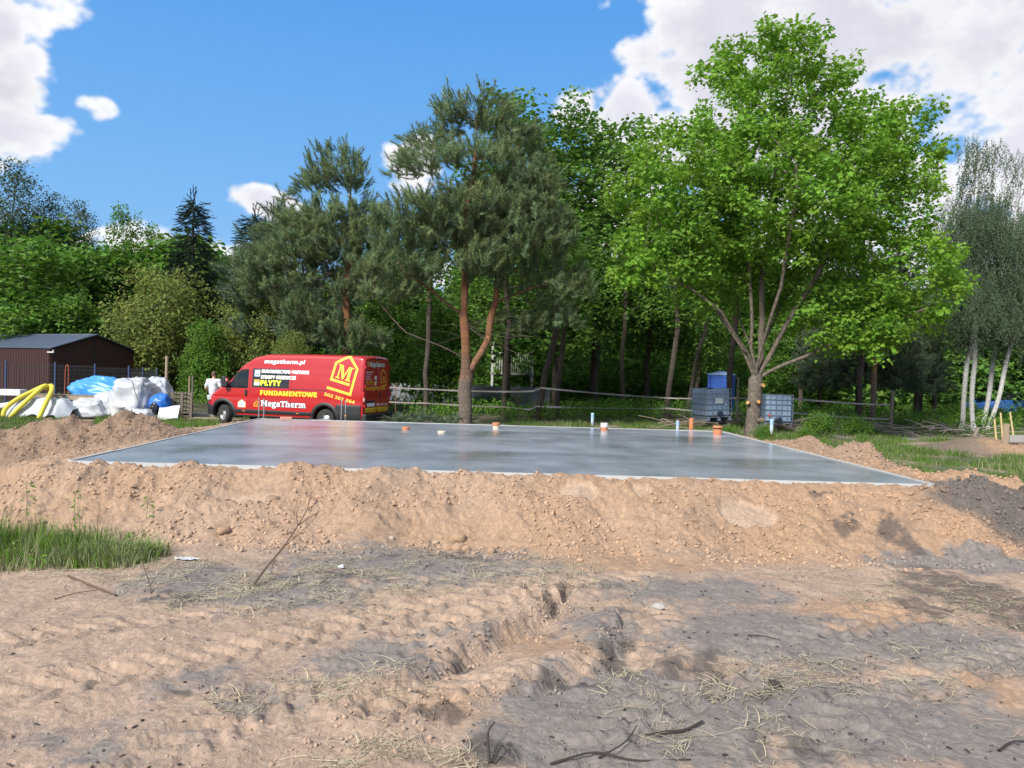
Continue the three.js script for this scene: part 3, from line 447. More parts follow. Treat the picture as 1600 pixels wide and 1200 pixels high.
{
  const T = { pts: [[0, 0, 0], [0.02, 1.0, 0], [0.05, 2.0, 0]] }, L = (k, ...pts) => ({ on: T, k, pts }), S1 = L(2, [0.0, 2.5, 0.05], [-0.12, 4.0, 0], [-0.1, 6.0, 0], [0.05, 8.5, 0], [0.1, 10.9, 0]), S2 = L(2, [0.32, 2.45, 0], [0.75, 3.3, -0.1], [0.95, 4.5, -0.2], [0.95, 6.5, -0.4], [1.5, 8.6, -0.5]);
  pineTree('pine_tree', 'tall forked pine with orange bark directly behind the slab', treeAt(727, 26.2), { seed: 31, baseR: 0.30, limbs: [T, S1, S2, { on: S1, k: 0, pts: [[-0.9, 2.95, 0.3], [-2.0, 3.35, 0.5], [-2.9, 4.3, 0.5]] }, { on: S1, k: 1, pts: [[-1.1, 4.7, 0.2], [-2.2, 5.4, 0.4]] }, { on: S2, k: 2, pts: [[2.2, 5.0, 0.3], [3.4, 5.2, 0.4]] }], count: 3700, dk: 0.42, D: 0.3,
    lobes: [[0.2, 9.8, 0, 1.8, 1.7, 1.6], [-0.1, 7.9, 0, 3.1, 1.9, 2.6], [-2.0, 8.8, 0.2, 0.6, 1.3, 0.7], [1.7, 8.8, -0.3, 1.3, 1.5, 1.5], [-1.9, 6.7, 0.2, 1.5, 1.1, 1.8], [1.9, 6.6, 0.2, 1.9, 1.3, 2.0], [-2.2, 5.4, 0.6, 1.6, 0.55, 1.4], [0.9, 5.6, 1.0, 1.6, 0.6, 1.2], [-2.5, 4.6, 0.8, 1.0, 0.4, 0.9], [3.0, 4.9, 0.3, 1.5, 0.5, 1.2], [2.6, 3.9, -0.4, 1.5, 0.35, 1.1]], shoots: 0.95,
    bare: Array.from({ length: 16 }, (_, i) => { const r = rng(i + 400), s = r() < 0.5 ? -1 : 1, y = 3.0 + r() * 1.6, pts = [[s * 0.1 + (s > 0 ? 0.7 : -0.05), y, 0.1]]; let p = pts[0]; for (let k = 0; k < 5; k++) { p = [p[0] + s * (0.2 + 0.2 * r()), p[1] + (r() - 0.45) * 0.28, p[2] + (r() - 0.3) * 0.3]; pts.push(p); } return { pts, from: 12 }; }) });
  const T2 = { pts: [[0, 0, 0], [0, 2, 0], [0, 4, 0], [0.1, 7, 0], [0, 10.2, 0]] };
  pineTree('pine_tree', 'blue green pine rising behind the red van', treeAt(540, 33), { seed: 37, dense: 7, gaps: -0.27, baseR: 0.2, m: LEAF.pine, limbs: [T2], count: 3600, dk: 0.46, D: 0.34, lobes: [[-0.6, 9.5, 0, 1.5, 2.1, 1.3], [-0.6, 7.4, 0, 2.6, 1.6, 1.9], [-2.2, 8.2, 0, 1.0, 1.5, 0.9], [0.9, 8.0, 0, 1.0, 1.5, 1.0], [-2.9, 5.9, 0.3, 1.8, 1.2, 1.5], [0.8, 5.6, 0.3, 1.5, 1.0, 1.5], [-0.8, 4.3, 0.6, 2.2, 0.8, 1.6], [-3.4, 6.9, 0, 0.8, 1.2, 0.9], [0.2, 3.2, 0.5, 1.8, 0.6, 1.2]] });
}

// ---------------------------------------------------------------- the wood behind: prototypes, then one tree each
const PROTO = {};
function proto(key, build) { const g = new THREE.Group(); build(g); PROTO[key] = g; }
function broadProto(key, seed, { H, lobes, count, leaf, sprigs = SPRIG.broad, dk = 0.75, scale = [0.85, 1.4], per = 2, limbs, baseR = 0.16, tipR = 0.02, barkM = BARK.wood, D = 0.5, from0 = 0.6 }) {
  proto(key, (g) => {
    const T = { pts: [[0, 0, 0], [0.05, H * 0.2, 0.05], [-0.05, H * 0.42, 0], [0.05, H * 0.72, 0.05]] };
    const nodes = grow({ seed, limbs: limbs ?? [T], count, D, from0, di: 2.8, dk, up: 0.12, shell: 0.35, lobes }); thicken(nodes, 0.008, 2.35, baseR);
    const b = bark(nodes, { flare: 0.3 }); put(g, 'trunk', b.trunk, barkM); put(g, 'branchwork', b.twigs, barkM).userData.kind = 'stuff';
    foliage(g, nodes, sprigs, leaf, { seed, tipR, per, spread: 0.4, scale });
  });
}
broadProto('round', 51, { H: 12, leaf: LEAF.broad, count: 1100, lobes: [[0, 9.5, 0, 2.6, 2.6, 2.6], [-1.2, 6.6, 0, 2.6, 2.2, 2.4], [1.4, 6.2, 0.3, 2.5, 2.2, 2.4], [0, 4.2, 0.5, 3.0, 1.3, 2.6]] });
broadProto('tall', 52, { H: 15, leaf: LEAF.broad, count: 1200, lobes: [[0, 13, 0, 1.7, 2.4, 1.7], [0.3, 9.8, 0, 2.5, 2.6, 2.4], [-0.6, 6.6, 0, 2.7, 2.0, 2.5], [0.4, 4.0, 0, 2.4, 1.2, 2.2]] });
broadProto('feathery', 57, { H: 15, leaf: LEAF.birch, sprigs: SPRIG.small, count: 1300, dk: 0.62, per: 3, scale: [0.9, 1.6], lobes: [[0, 13.2, 0, 1.2, 2.2, 1.2], [0.3, 10.2, 0, 1.9, 2.4, 1.9], [-0.4, 7.2, 0, 2.4, 2.2, 2.3], [0.3, 4.6, 0, 2.4, 1.4, 2.2]] });
broadProto('dark', 53, { H: 13, leaf: LEAF.broad, count: 1000, lobes: [[0, 10.5, 0, 2.3, 2.6, 2.3], [0, 6.8, 0, 3.0, 2.4, 2.7], [0, 4.0, 0, 2.6, 1.2, 2.3]] });
broadProto('fresh', 54, { H: 7, leaf: LEAF.fresh, count: 800, baseR: 0.09, dk: 0.55, D: 0.4, lobes: [[0, 4.9, 0, 1.9, 1.9, 1.9], [-0.9, 3.0, 0.2, 1.9, 1.3, 1.7], [1.0, 2.8, 0.2, 1.8, 1.4, 1.7], [0, 1.6, 0.3, 2.1, 0.9, 1.8]] });
broadProto('yellow', 55, { H: 5.6, leaf: LEAF.yellow, sprigs: SPRIG.small, count: 1000, baseR: 0.08, dk: 0.42, D: 0.32, scale: [0.8, 1.5], limbs: (() => { const T = { pts: [[0, 0, 0], [0, 0.7, 0]] }; return [T, { on: T, k: 1, pts: [[-1.0, 2.0, 0.2], [-2.0, 3.6, 0.3]] }, { on: T, k: 1, pts: [[0.1, 2.4, 0], [0.2, 4.6, 0]] }, { on: T, k: 1, pts: [[1.0, 1.9, 0.1], [2.0, 3.2, 0.3]] }]; })(), lobes: [[0, 4.0, 0, 2.4, 1.4, 2.0], [-1.4, 3.0, 0.2, 1.5, 1.2, 1.5], [1.5, 2.8, 0.2, 1.5, 1.2, 1.5], [0, 1.8, 0.5, 2.3, 1.0, 1.6]] });
broadProto('bush', 56, { H: 1.6, from0: 0.1, leaf: LEAF.fresh, sprigs: SPRIG.small, count: 260, baseR: 0.025, dk: 0.22, D: 0.16, scale: [0.6, 1.0], limbs: [{ pts: [[0, 0, 0], [0.02, 0.3, 0]] }], lobes: [[0, 0.95, 0, 0.7, 0.6, 0.6], [-0.35, 0.6, 0.1, 0.5, 0.4, 0.5], [0.4, 0.55, 0, 0.5, 0.4, 0.5]] });
// weeping birch: branches rise, their ends hang
for (const [kind, thick] of [['birch', 1], ['birch_airy', 0]]) proto(kind, (g) => {
  const T = { pts: [[0, 0, 0], [0.1, 3, 0], [0.25, 6, 0], [0.2, 9, 0], [0.3, 12.6, 0]] }, nodes = grow({ seed: 61, limbs: [T], count: 800, D: 0.45, di: 2.6, dk: 0.75, up: 0.25, shell: 0.3, lobes: [[0.3, 12, 0, 1.1, 2.0, 1.1], [0.3, 9.0, 0, 2.0, 2.2, 2.0], [0.2, 6.2, 0, 2.3, 1.8, 2.2]] }); thicken(nodes, 0.006, 2.4, 0.17);
  const r = rng(62), hang = []; nodes.forEach((n, i) => { if (n.r < 0.016 && n.p.y > 3 && r() < 0.95) { const k = 3 + Math.floor(r() * (thick ? 5 : 7)); let q = n.p; for (let j = 0; j < k; j++) { q = q.clone().add(V((r() - 0.5) * 0.16, -0.42, (r() - 0.5) * 0.16)); hang.push({ p: q, a: i, r: 0.004, c: [] }); } } });
  const b = bark(nodes, { flare: 0.2 }); put(g, 'trunk', b.trunk, BARK.birch); put(g, 'branchwork', b.twigs, BARK.wood).userData.kind = 'stuff';
  if (!thick) { foliage(g, nodes, STRAND, LEAF.birch, { seed: 64, tipR: 0.018, per: 8, spread: 0.45, scale: [0.7, 1.5], minY: 3 }); return; }
  foliage(g, nodes.concat(hang), SPRIG.birch, LEAF.birch, { seed: 63, tipR: 0.016, per: thick ? 3 : 1, chance: thick ? 1 : 0.85, spread: thick ? 0.26 : 0.12, scale: thick ? [0.9, 1.6] : [0.7, 1.1] });
});
proto('spruce', (g) => {
  const r = rng(71), H = 14, nodes = []; for (let i = 0; i <= 28; i++) nodes.push({ p: V(0, H * i / 28, 0), a: i - 1 });
  for (let y = 1.6; y < H - 0.3; y += 0.42) { const k = 6, L = lerp(2.9, 0.25, Math.pow(y / H, 0.9)) * (0.85 + 0.3 * r()), i0 = Math.round(y / H * 28); for (let j = 0; j < k; j++) { const a = (j + r() * 0.7) / k * 6.283; let from = i0, n = Math.max(2, Math.round(L / 0.34)); for (let s = 1; s <= n; s++) { const t = s / n, rad = L * t; nodes.push({ p: V(Math.cos(a) * rad, y - 0.55 * L * t * 0.6 + 0.28 * L * t * t, Math.sin(a) * rad), a: from }); from = nodes.length - 1; } } }
  thicken(nodes, 0.008, 2.2, 0.17); const b = bark(nodes, {}); put(g, 'trunk', b.trunk, BARK.wood); put(g, 'branchwork', b.twigs, BARK.wood).userData.kind = 'stuff';
  foliage(g, nodes, SHOOT.spruce, LEAF.spruce, { seed: 72, tipR: 0.03, per: 4, spread: 0.2, scale: [0.8, 1.35], along: -0.15, minY: 1.2 });
});
proto('pine', (g) => {
  const T = { pts: [[0, 0, 0], [0, 2, 0], [0.1, 4, 0], [0, 6.4, 0]] }, nodes = grow({ seed: 81, limbs: [T], count: 900, D: 0.42, di: 2.4, dk: 0.6, up: 0.05, lobes: [[0, 6.2, 0, 1.6, 1.6, 1.6], [-0.8, 4.4, 0, 1.9, 1.2, 1.7], [0.9, 4.2, 0, 1.9, 1.2, 1.7], [0, 2.9, 0.3, 2.3, 0.8, 1.9]] }); thicken(nodes, 0.008, 2.3, 0.15);
  const b = bark(nodes, { colorAt: (p) => { const o = sstep(2, 4, p.y); return [lerp(0.13, 0.3, o), lerp(0.095, 0.14, o), lerp(0.075, 0.07, o)]; } }); put(g, 'trunk', b.trunk, BARK.pine); put(g, 'branchwork', b.twigs, BARK.pine).userData.kind = 'stuff';
  foliage(g, nodes, SHOOT.pine, LEAF.pine_shaded, { seed: 82, tipR: 0.018, per: 6, spread: 0.3, scale: [1.5, 2.4], along: 0.6 });
});
const PROTO_TOP = { round: 12.1, tall: 15.4, feathery: 15.4, dark: 13.1, fresh: 6.8, yellow: 5.4, bush: 1.55, birch: 14, spruce: 14.2, pine: 7.8 };
// pixel of the stem, pixel row of the top, depth, kind, width factor, label
const WOOD = [
  [20, 248, 53, 'feathery', 1.1, 'feathery grey green tree towering at the left end of the wood'], [78, 300, 55, 'feathery', 0.9, 'slender feathery tree next to the tallest one at the left'], [122, 312, 54, 'feathery', 0.9, 'slender feathery tree left of the bluish green narrow tree'], [-70, 330, 53, 'feathery', 1.2, 'feathery tree cut by the left border of the view'],
  [190, 320, 52, 'tall', 0.75, 'bluish green narrow tree left of the pointed spruce'], [235, 350, 54, 'tall', 0.7, 'small topped narrow tree beside the pointed spruce'], [297, 300, 47, 'spruce', 1.0, 'dark pointed spruce standing above the yellow green shrub'], [392, 325, 45, 'spruce', 1.15, 'dark ragged spruce left of the pine behind the van'], [340, 395, 50, 'dark', 0.9, 'dark leafy tree between the two spruces'],
  [35, 372, 45, 'fresh', 1.2, 'bright green round tree behind the brown shed'], [105, 458, 44, 'fresh', 1.0, 'light green bushy tree right above the shed ridge'], [-60, 420, 46, 'fresh', 1.2, 'broad green tree at the far left behind the shed'], [247, 425, 44.5, 'yellow', 1.12, 'wide yellow green shrub tree beside the brown shed'], [398, 443, 41, 'yellow', 0.8, 'yellow green young tree behind the front of the van'], [170, 520, 45.5, 'fresh', 0.8, 'small green tree at the shed gable'], [455, 520, 38, 'yellow', 0.6, 'small yellow green tree above the van roof'], [318, 500, 40, 'fresh', 0.75, 'green bush tree behind the standing man'],
  [452, 322, 41, 'pine', 1.0, 'blue green pine left of the pine behind the van'], [605, 400, 46, 'dark', 1.0, 'dark tree between the two big pines'], [790, 138, 41, 'tall', 1.25, 'tall green tree with its top above the forked pine'], [870, 152, 40, 'tall', 1.15, 'tall green tree just right of the forked pine'], [930, 182, 43, 'round', 1.15, 'broad green tree between the forked pine and the maple'], [1010, 300, 45, 'round', 1.0, 'green tree behind the left side of the maple'], [690, 470, 38, 'fresh', 1.05, 'fresh green low tree behind the forked pine'], [580, 510, 39, 'fresh', 0.9, 'fresh green low tree behind the van rear'],
  [1090, 380, 44, 'dark', 1.0, 'dark tree behind the maple trunk'], [1250, 400, 44, 'dark', 1.05, 'dark tree behind the right side of the maple'], [1340, 470, 36, 'pine', 1.0, 'dark bushy pine beneath the right maple branches'], [1395, 480, 34.5, 'pine', 0.85, 'low dark pine left of the white birch stems'], [1440, 500, 37, 'pine', 0.9, 'low dark pine close to the white birch stems'], [1280, 500, 38, 'pine', 0.9, 'dark pine behind the shallow right limb of the maple'],
  [1560, 420, 52, 'round', 1.0, 'green tree far behind the leaning birches'], [1640, 430, 48, 'fresh', 1.3, 'light green tree at the right border of the view'], [1480, 470, 50, 'round', 0.9, 'green tree behind the straight birches'],
];
for (const [px, top, d, kind, wide, label] of WOOD) {
  const p = treeAt(px, d), h = at(px, top, d).y - p[1], k = h / PROTO_TOP[kind], o = PROTO[kind].clone(), r = rng(px * 7 + d);
  const word = { birch: 'birch_tree', spruce: 'spruce_tree', pine: 'pine_tree', bush: 'bush' }[kind] ?? 'leafy_tree';
  o.name = numbered(word); o.position.set(...p); o.rotation.y = r() * 6.283; o.scale.set(k * wide, k, k * wide); scene.add(o); tag(o, label, 'tree', 'trees of the wood behind the building plot');
}
// bare stems of the wood that show below the crowns
const STEMS = [[664, 33, 0.11, 0, 'thin grey trunk right of the van rear'], [790, 33.5, 0.17, 0, 'dark straight trunk holding barrier tape'], [838, 32, 0.2, 0.17, 'leaning dark trunk where the tapes are tied'], [872, 34, 0.14, 0.03, 'forked grey trunk right of the leaning trunk'], [973, 38, 0.12, -0.02, 'distant dark trunk between leaning trunk and container'], [1044, 34, 0.17, 0.06, 'dark trunk left of the caged water container'], [1070, 37, 0.1, 0.2, 'slanting thin trunk near the caged water container'], [1137, 31.6, 0.13, 0.03, 'twin stemmed trunk before the blue toilet cabin'], [1342, 31.5, 0.14, 0, 'grey broken trunk between the tapes'], [1436, 37, 0.16, 0, 'black trunk under the dark pines'], [1458, 38, 0.13, 0, 'black trunk nearest the birches']];
for (const [px, d, r0, lean, label] of STEMS) {
  const p = treeAt(px, d), t = thing('tree', label, 'tree', p, 0, 'stems along the edge of the wood'), r = rng(px), top = 6.5 + r() * 2, T = { pts: [[0, 0, 0], [lean * 2, 2, 0], [lean * 4 + 0.1, 4.2, 0.1], [lean * 5, top, 0]] };
  const nodes = grow({ seed: px, limbs: [T], count: 230, D: 0.45, di: 2.5, dk: 0.6, up: 0.15, lobes: [[lean * 5, top - 0.4, 0, 1.8, 1.5, 1.5], [lean * 4, top - 2.3, 0.2, 1.9, 1.0, 1.4]] }); thicken(nodes, 0.008, 2.3, r0);
  const b = bark(nodes, {}); put(t, 'trunk', b.trunk, BARK.wood); if (b.twigs.length) put(t, 'branchwork', b.twigs, BARK.wood).userData.kind = 'stuff';
  foliage(t, nodes, SPRIG.broad, px > 900 && px < 1300 ? LEAF.fresh : LEAF.broad, { seed: px, tipR: 0.02, spread: 0.25, scale: [0.7, 1.2], minY: 2.6 });
}
{ // reddish pine stem inside the tape line
  const T = { pts: [[0, 0, 0], [0.12, 2, 0], [0.1, 4.5, 0], [-0.1, 6.2, 0]] };
  pineTree('pine_tree', 'reddish pine trunk standing inside the barrier tape right of the maple', treeAt(1360, 30), { seed: 91, baseR: 0.19, m: LEAF.pine_shaded, limbs: [T], count: 700, dk: 0.5, lobes: [[0, 5.8, 0, 1.6, 1.0, 1.4], [-0.8, 4.4, 0.2, 1.7, 0.6, 1.2], [0.9, 4.2, 0, 1.5, 0.6, 1.2]] });
}
// white birches at the right
for (const [px, top, d, lean, label, w] of [[1507, 195, 32, -0.01, 'leftmost white birch stem of the clump'], [1524, 205, 31.5, 0.0, 'straight white birch second from the pines'], [1552, 215, 32.5, 0.10, 'white birch leaning slightly toward the right border'], [1578, 225, 31.8, 0.26, 'strongly leaning white birch at the right end of the clump']]) {
  const foot = px === 1552 ? 1536 : px === 1578 ? 1543 : px, p = treeAt(foot, d), h = at(px, top, d).y - p[1], k = h / PROTO_TOP.birch, o = PROTO.birch_airy.clone();
  o.name = numbered('birch_tree'); o.position.set(...p); o.rotation.set(0, 0, -lean); o.rotateY(px); o.scale.set(k * 0.95, k, k * 0.95); scene.add(o); tag(o, label, 'tree', 'white birch clump');
}
for (const [px, py, d, s, label] of [[1282, 690, 25.5, 0.55, 'bright green sapling bush right of the maple trunk'], [1338, 692, 26.5, 0.5, 'small bright green sapling by the reddish pine'], [1196, 700, 23.6, 0.34, 'low green shoots at the maple foot'], [1262, 705, 24, 0.3, 'tiny green shoots between the two saplings'], [1143, 690, 24.2, 0.3, 'low green plants at the slab corner']]) {
  const p = treeAt(px, d), o = PROTO.bush.clone(); o.name = numbered('bush'); o.position.set(...p); o.rotation.y = px; o.scale.setScalar(s); scene.add(o); tag(o, label, 'bush', 'saplings on the turf');
}
// the mass of the wood further back, and the undergrowth
{
  const wood = new THREE.Group(); wood.name = 'distant_wood'; wood.userData = { kind: 'stuff', label: 'dark mass of trees deep in the wood behind the plot', category: 'wood' }; scene.add(wood);
  const r = rng(99), G = SPRIG.broad[0], M = [], C = [], TR = [], low = [], lowC = [];
  for (let i = 0; i < 70; i++) {
    const d = 50 + r() * 22, x = (-0.85 + 1.7 * (i + r()) / 70) * d, gy = groundY(x, -d), h = (6.5 + 4.5 * r()) * (x / d > 0.45 ? 0.75 : 1);
    TR.push(mat4([x, gy + h * 0.4, -d], [0, 0, (r() - 0.5) * 0.1], [0.14, h * 0.8, 0.14]));
    for (let k = 0; k < 190; k++) { const a = r() * 6.283, v = Math.pow(r(), 0.6), q = 3.4 * Math.sqrt(r()) * (1.15 - v * 0.7), s = 1.6 + r() * 1.1; M.push(mat4([x + Math.cos(a) * q, gy + h * (0.12 + 0.9 * v), -d + Math.sin(a) * q], [(r() - 0.5) * 0.8, r() * 6.283, (r() - 0.5) * 0.8], [s, s, s])); C.push(tint(r, 0.3)); }
  }
  for (let i = 0; i < 6500; i++) { const d = 46 + r() * 16, x = (-0.8 + 1.6 * r()) * d, s = 1.3 + r() * 0.9; M.push(mat4([x, groundY(x, -d) + 0.2 + 4.2 * r() * r(), -d], [(r() - 0.5) * 0.8, r() * 6.283, (r() - 0.5) * 0.8], [s, s, s])); C.push(tint(r, 0.3)); }
  scatter(wood, 'foliage', G, LEAF.broad, M, C); scatter(wood, 'stems', new THREE.CylinderGeometry(0.7, 1, 1, 7), BARK.wood, TR);
  for (let i = 0; i < 5200; i++) {
    const d = 31.5 + Math.pow(r(), 1.3) * 16, x = (-0.75 + 1.5 * r()) * d; if (x < -4.5 && d < 36) continue; if (n2(x * 0.35, d * 0.35) < -0.12) continue;
    const s = 0.35 + r() * 0.75; low.push(mat4([x, groundY(x, -d) + 0.12 + r() * 0.45 * s, -d], [(r() - 0.5) * 0.6, r() * 6.283, (r() - 0.5) * 0.6], [s, s, s])); lowC.push(tint(r, 0.35));
  }
  const u = scatter(scene, 'undergrowth', SPRIG.small[0], LEAF.fresh, low, lowC); tag(u, 'leafy green undergrowth along the forest edge', 'undergrowth');
}

// ---------------------------------------------------------------- the red van
{
  const LEN = 6.36, th = THREE.MathUtils.degToRad(17.3), A = [-4.96, -25.6], ground = -0.30;
  const van = thing('delivery_van', 'red high roof delivery van with yellow house emblem parked behind the slab', 'van');
  // van axes: s runs from nose to rear, h up, w to the side that faces the plot
  van.matrixAutoUpdate = true; van.position.set(A[0], ground, A[1]); van.rotation.y = -th;   // origin: rear corner on the near side
  const X = (s) => s - LEN, Z = (w) => w - 1.02;
  const key = (x, t) => { let i = 0; while (i < t.length - 2 && x > t[i + 1][0]) i++; const [a, b] = [t[i], t[i + 1]], k = clamp((x - a[0]) / (b[0] - a[0])); return lerp(a[1], b[1], k * k * (3 - 2 * k) * 0.5 + k * 0.5); };
  const topAt = (s) => key(s, [[0, 0.80], [0.06, 0.93], [0.2, 1.03], [0.85, 1.36], [1.0, 1.50], [1.75, 2.20], [2.1, 2.40], [2.6, 2.50], [4.5, 2.52], [6.1, 2.51], [6.28, 2.48], [6.36, 2.42]]);
  const bottom = 0.30, plan = (s) => (s < 0.7 ? 1.02 - 0.30 * Math.pow(1 - s / 0.7, 2.2) : s > 6.24 ? 1.02 - 0.045 * Math.pow((s - 6.24) / 0.12, 2) : 1.02);
  const wide = (s, h) => plan(s) - (h > 1.25 ? 0.135 * Math.pow((h - 1.25) / 1.25, 1.5) : 0) - (h < 0.5 ? 0.05 * (0.5 - h) / 0.2 : 0) - 0.010 * Math.exp(-(((h - 2.06) / 0.03) ** 2)) - 0.012 * Math.exp(-(((h - 0.97) / 0.025) ** 2));
  const R = 0.13, S = (s, h, off = 0) => { const T = topAt(s), r = Math.min(R, (T - bottom) * 0.3), hh = Math.min(h, T - r); let w = wide(s, hh); if (h > T - r) { const q = clamp((h - (T - r)) / r); w -= r * (1 - Math.sqrt(Math.max(0, 1 - q * q))); } return [X(s), h, Z(w + off)]; };
  const stations = []; for (let s = 0; s < 2.2; s += 0.055) stations.push(s); for (let s = 2.2; s < 6.2; s += 0.16) stations.push(s); stations.push(6.2, 6.25, 6.29, 6.32, 6.345, LEN);
  const sides = []; for (let i = 0; i <= 30; i++) sides.push(i / 30);
  const wheels = [0.86, 4.94], WR = 0.345, arch = (s, h) => wheels.some((c) => Math.hypot(s - c, h - 0.36) < 0.455);
  const grid = (rows, uvs, skip) => { const pos = [], uv = [], idx = [], n = rows[0].length; rows.forEach((r, i) => r.forEach((p, j) => { pos.push(...p); uv.push(...uvs(i, j)); })); for (let i = 0; i + 1 < rows.length; i++) for (let j = 0; j + 1 < n; j++) { if (skip?.(i, j)) continue; const a = i * n + j; idx.push(a, a + 1, a + n, a + 1, a + n + 1, a + n); } const g = new THREE.BufferGeometry(); g.setAttribute('position', new THREE.Float32BufferAttribute(pos, 3)); g.setAttribute('uv', new THREE.Float32BufferAttribute(uv, 2)); g.setIndex(idx); g.computeVertexNormals(); return g; };
  const hAt = (s, t) => { const T = topAt(s), r = Math.min(R, (T - bottom) * 0.3); return t < 0.8 ? lerp(bottom, T - r, t / 0.8) : T - r + r * Math.sin((t - 0.8) / 0.2 * Math.PI / 2 * 0.97); };
  const skinRows = stations.map((s) => sides.map((t) => S(s, hAt(s, t)))), holes = (i, j) => arch((stations[i] + stations[i + 1]) / 2, (skinRows[i][j][1] + skinRows[i][j + 1][1]) / 2);
  const mirrorW = (p) => [p[0], p[1], -2.04 - p[2]];
  const PAINT = '#a91417', paint = (m) => new THREE.MeshPhysicalMaterial({ color: m ? 0xffffff : PAINT, map: m ?? null, roughness: 0.38, clearcoat: 0.9, clearcoatRoughness: 0.06 });
  const black = std([0.014, 0.016, 0.02], 0.55), glass = phys([0.012, 0.016, 0.02], 0.06, { ior: 1.5 }), red = paint();
  // livery, drawn flat in side coordinates (metres -> pixels)
  const CW = 2048, CH = 832, K = CW / LEN, canvas = document.createElement('canvas'); canvas.width = CW; canvas.height = CH; const c = canvas.getContext('2d');
  const px = (s) => s * K, py = (h) => CH - h * CH / 2.584;
  c.fillStyle = PAINT; c.fillRect(0, 0, CW, CH);
  const word = (text, s0, s1, h0, h1, color, font, o = {}) => { c.save(); const H = (h1 - h0) * CH / 2.584; c.font = `${o.style ?? 'bold'} ${H * (o.em ?? 1.36)}px ${font}`; const w = c.measureText(text).width; c.translate(px(s0), py(h0)); if (o.turn) c.rotate(o.turn); c.scale(px(s1 - s0) / w, 1); if (o.skew) c.transform(1, 0, -o.skew, 1, 0, 0); c.lineJoin = 'round'; if (o.edge) { c.strokeStyle = o.edge; c.lineWidth = H * 0.22; c.strokeText(text, 0, 0); } c.fillStyle = color; c.fillText(text, 0, 0); if (o.fat) { c.strokeStyle = color; c.lineWidth = H * o.fat; c.strokeText(text, 0, 0); } c.restore(); };
  const poly = (pts, color, lw) => { c.beginPath(); pts.forEach(([s, h], i) => (i ? c.lineTo(px(s), py(h)) : c.moveTo(px(s), py(h)))); if (lw) { c.strokeStyle = color; c.lineWidth = lw * K; c.lineJoin = 'miter'; c.closePath(); c.stroke(); } else { c.fillStyle = color; c.fill(); } };
  word('megatherm.pl', 2.45, 4.08, 2.19, 2.31, '#f4f2ee', 'sans-serif', { skew: 0.12, em: 1.5, edge: '#8d3a40', fat: 0.05 });
  poly([[2.04, 1.34], [3.53, 1.34], [3.53, 2.0], [2.04, 2.0]], '#0b0b0d');
  poly([[2.12, 1.72], [2.34, 1.72], [2.34, 1.95], [2.12, 1.95]], '#c9d6ea'); poly([[2.15, 1.76], [2.31, 1.76], [2.31, 1.82], [2.15, 1.82]], '#7f95b8');
  poly([[2.12, 1.41], [2.34, 1.41], [2.34, 1.61], [2.12, 1.61]], '#f3f0ea'); poly([[2.12, 1.52], [2.34, 1.52], [2.34, 1.61], [2.12, 1.61]], '#f0a848');
  word('BUDOWNICTWO PASYWNE', 2.39, 4.28, 1.855, 1.965, '#e8e6e6', 'sans-serif', { fat: 0.12 });
  word('STROPY GRZEWCZE', 2.38, 3.78, 1.655, 1.765, '#f1efef', 'sans-serif', { fat: 0.12 });
  word('PŁYTY', 2.36, 3.2, 1.42, 1.60, '#dbe62a', 'sans-serif', { fat: 0.1 });
  word('FUNDAMENTOWE', 2.37, 4.64, 1.085, 1.245, '#f3cf2e', 'sans-serif', { fat: 0.1 });
  word('MegaTherm', 2.42, 4.21, 0.70, 0.89, '#f3f3f5', 'serif', { edge: '#34303c', em: 1.4, fat: 0.03 });
  const house = (s, h, w, turn, color, lw, letter) => { c.save(); c.translate(px(s), py(h)); c.rotate(turn); c.scale(K * w, K * w); c.strokeStyle = c.fillStyle = color; c.lineWidth = lw; c.lineJoin = 'miter'; c.beginPath(); c.moveTo(-0.42, 0.30); c.lineTo(-0.42, -0.32); c.lineTo(0, -0.66); c.lineTo(0.42, -0.32); c.lineTo(0.42, 0.56); c.lineTo(-0.5, 0.56); c.moveTo(-0.42, 0.30 - lw / 2); c.lineTo(0.3, 0.30 - lw / 2); c.stroke(); if (letter) { c.font = 'bold 0.62px serif'; c.save(); c.scale(0.01, 0.01); c.font = 'bold 66px serif'; const tw = c.measureText('M').width; c.fillText('M', -tw / 2, 16); c.restore(); } c.restore(); };
  house(5.62, 1.86, 1.0, 0.235, '#f2d23a', 0.085, true);
  word('502 261 264', 4.90, 6.09, 1.155, 1.265, '#f3cf4e', 'sans-serif', { turn: 0.21, fat: 0.02 });
  poly([[2.14, 0.67], [2.36, 0.67], [2.36, 0.78], [2.25, 0.87], [2.14, 0.78]], '#e8b32a'); poly([[2.17, 0.69], [2.33, 0.69], [2.33, 0.77], [2.25, 0.84], [2.17, 0.77]], '#7d1114'); word('M', 2.2, 2.3, 0.70, 0.78, '#e8b32a', 'serif');
  poly([[1.48, 0.62], [1.80, 0.62], [1.80, 0.80], [1.64, 0.90], [1.48, 0.80]], '#d9c58c'); poly([[1.51, 0.64], [1.77, 0.64], [1.77, 0.79], [1.64, 0.87], [1.51, 0.79]], '#eef0f4'); poly([[1.56, 0.68], [1.72, 0.68], [1.72, 0.76], [1.56, 0.76]], '#a9b4cf');
  const livery = new THREE.CanvasTexture(canvas); livery.colorSpace = THREE.SRGBColorSpace;
  const flip = (g) => { const a = g.index.array; for (let i = 0; i < a.length; i += 3) { const t = a[i]; a[i] = a[i + 1]; a[i + 1] = t; } g.computeVertexNormals(); return g; };
  put(van, 'side_panel', flip(grid(skinRows, (i, j) => [stations[i] / LEN, skinRows[i][j][1] / 2.584], holes)), paint(livery)).userData.label = 'red side panel with white and yellow lettering';
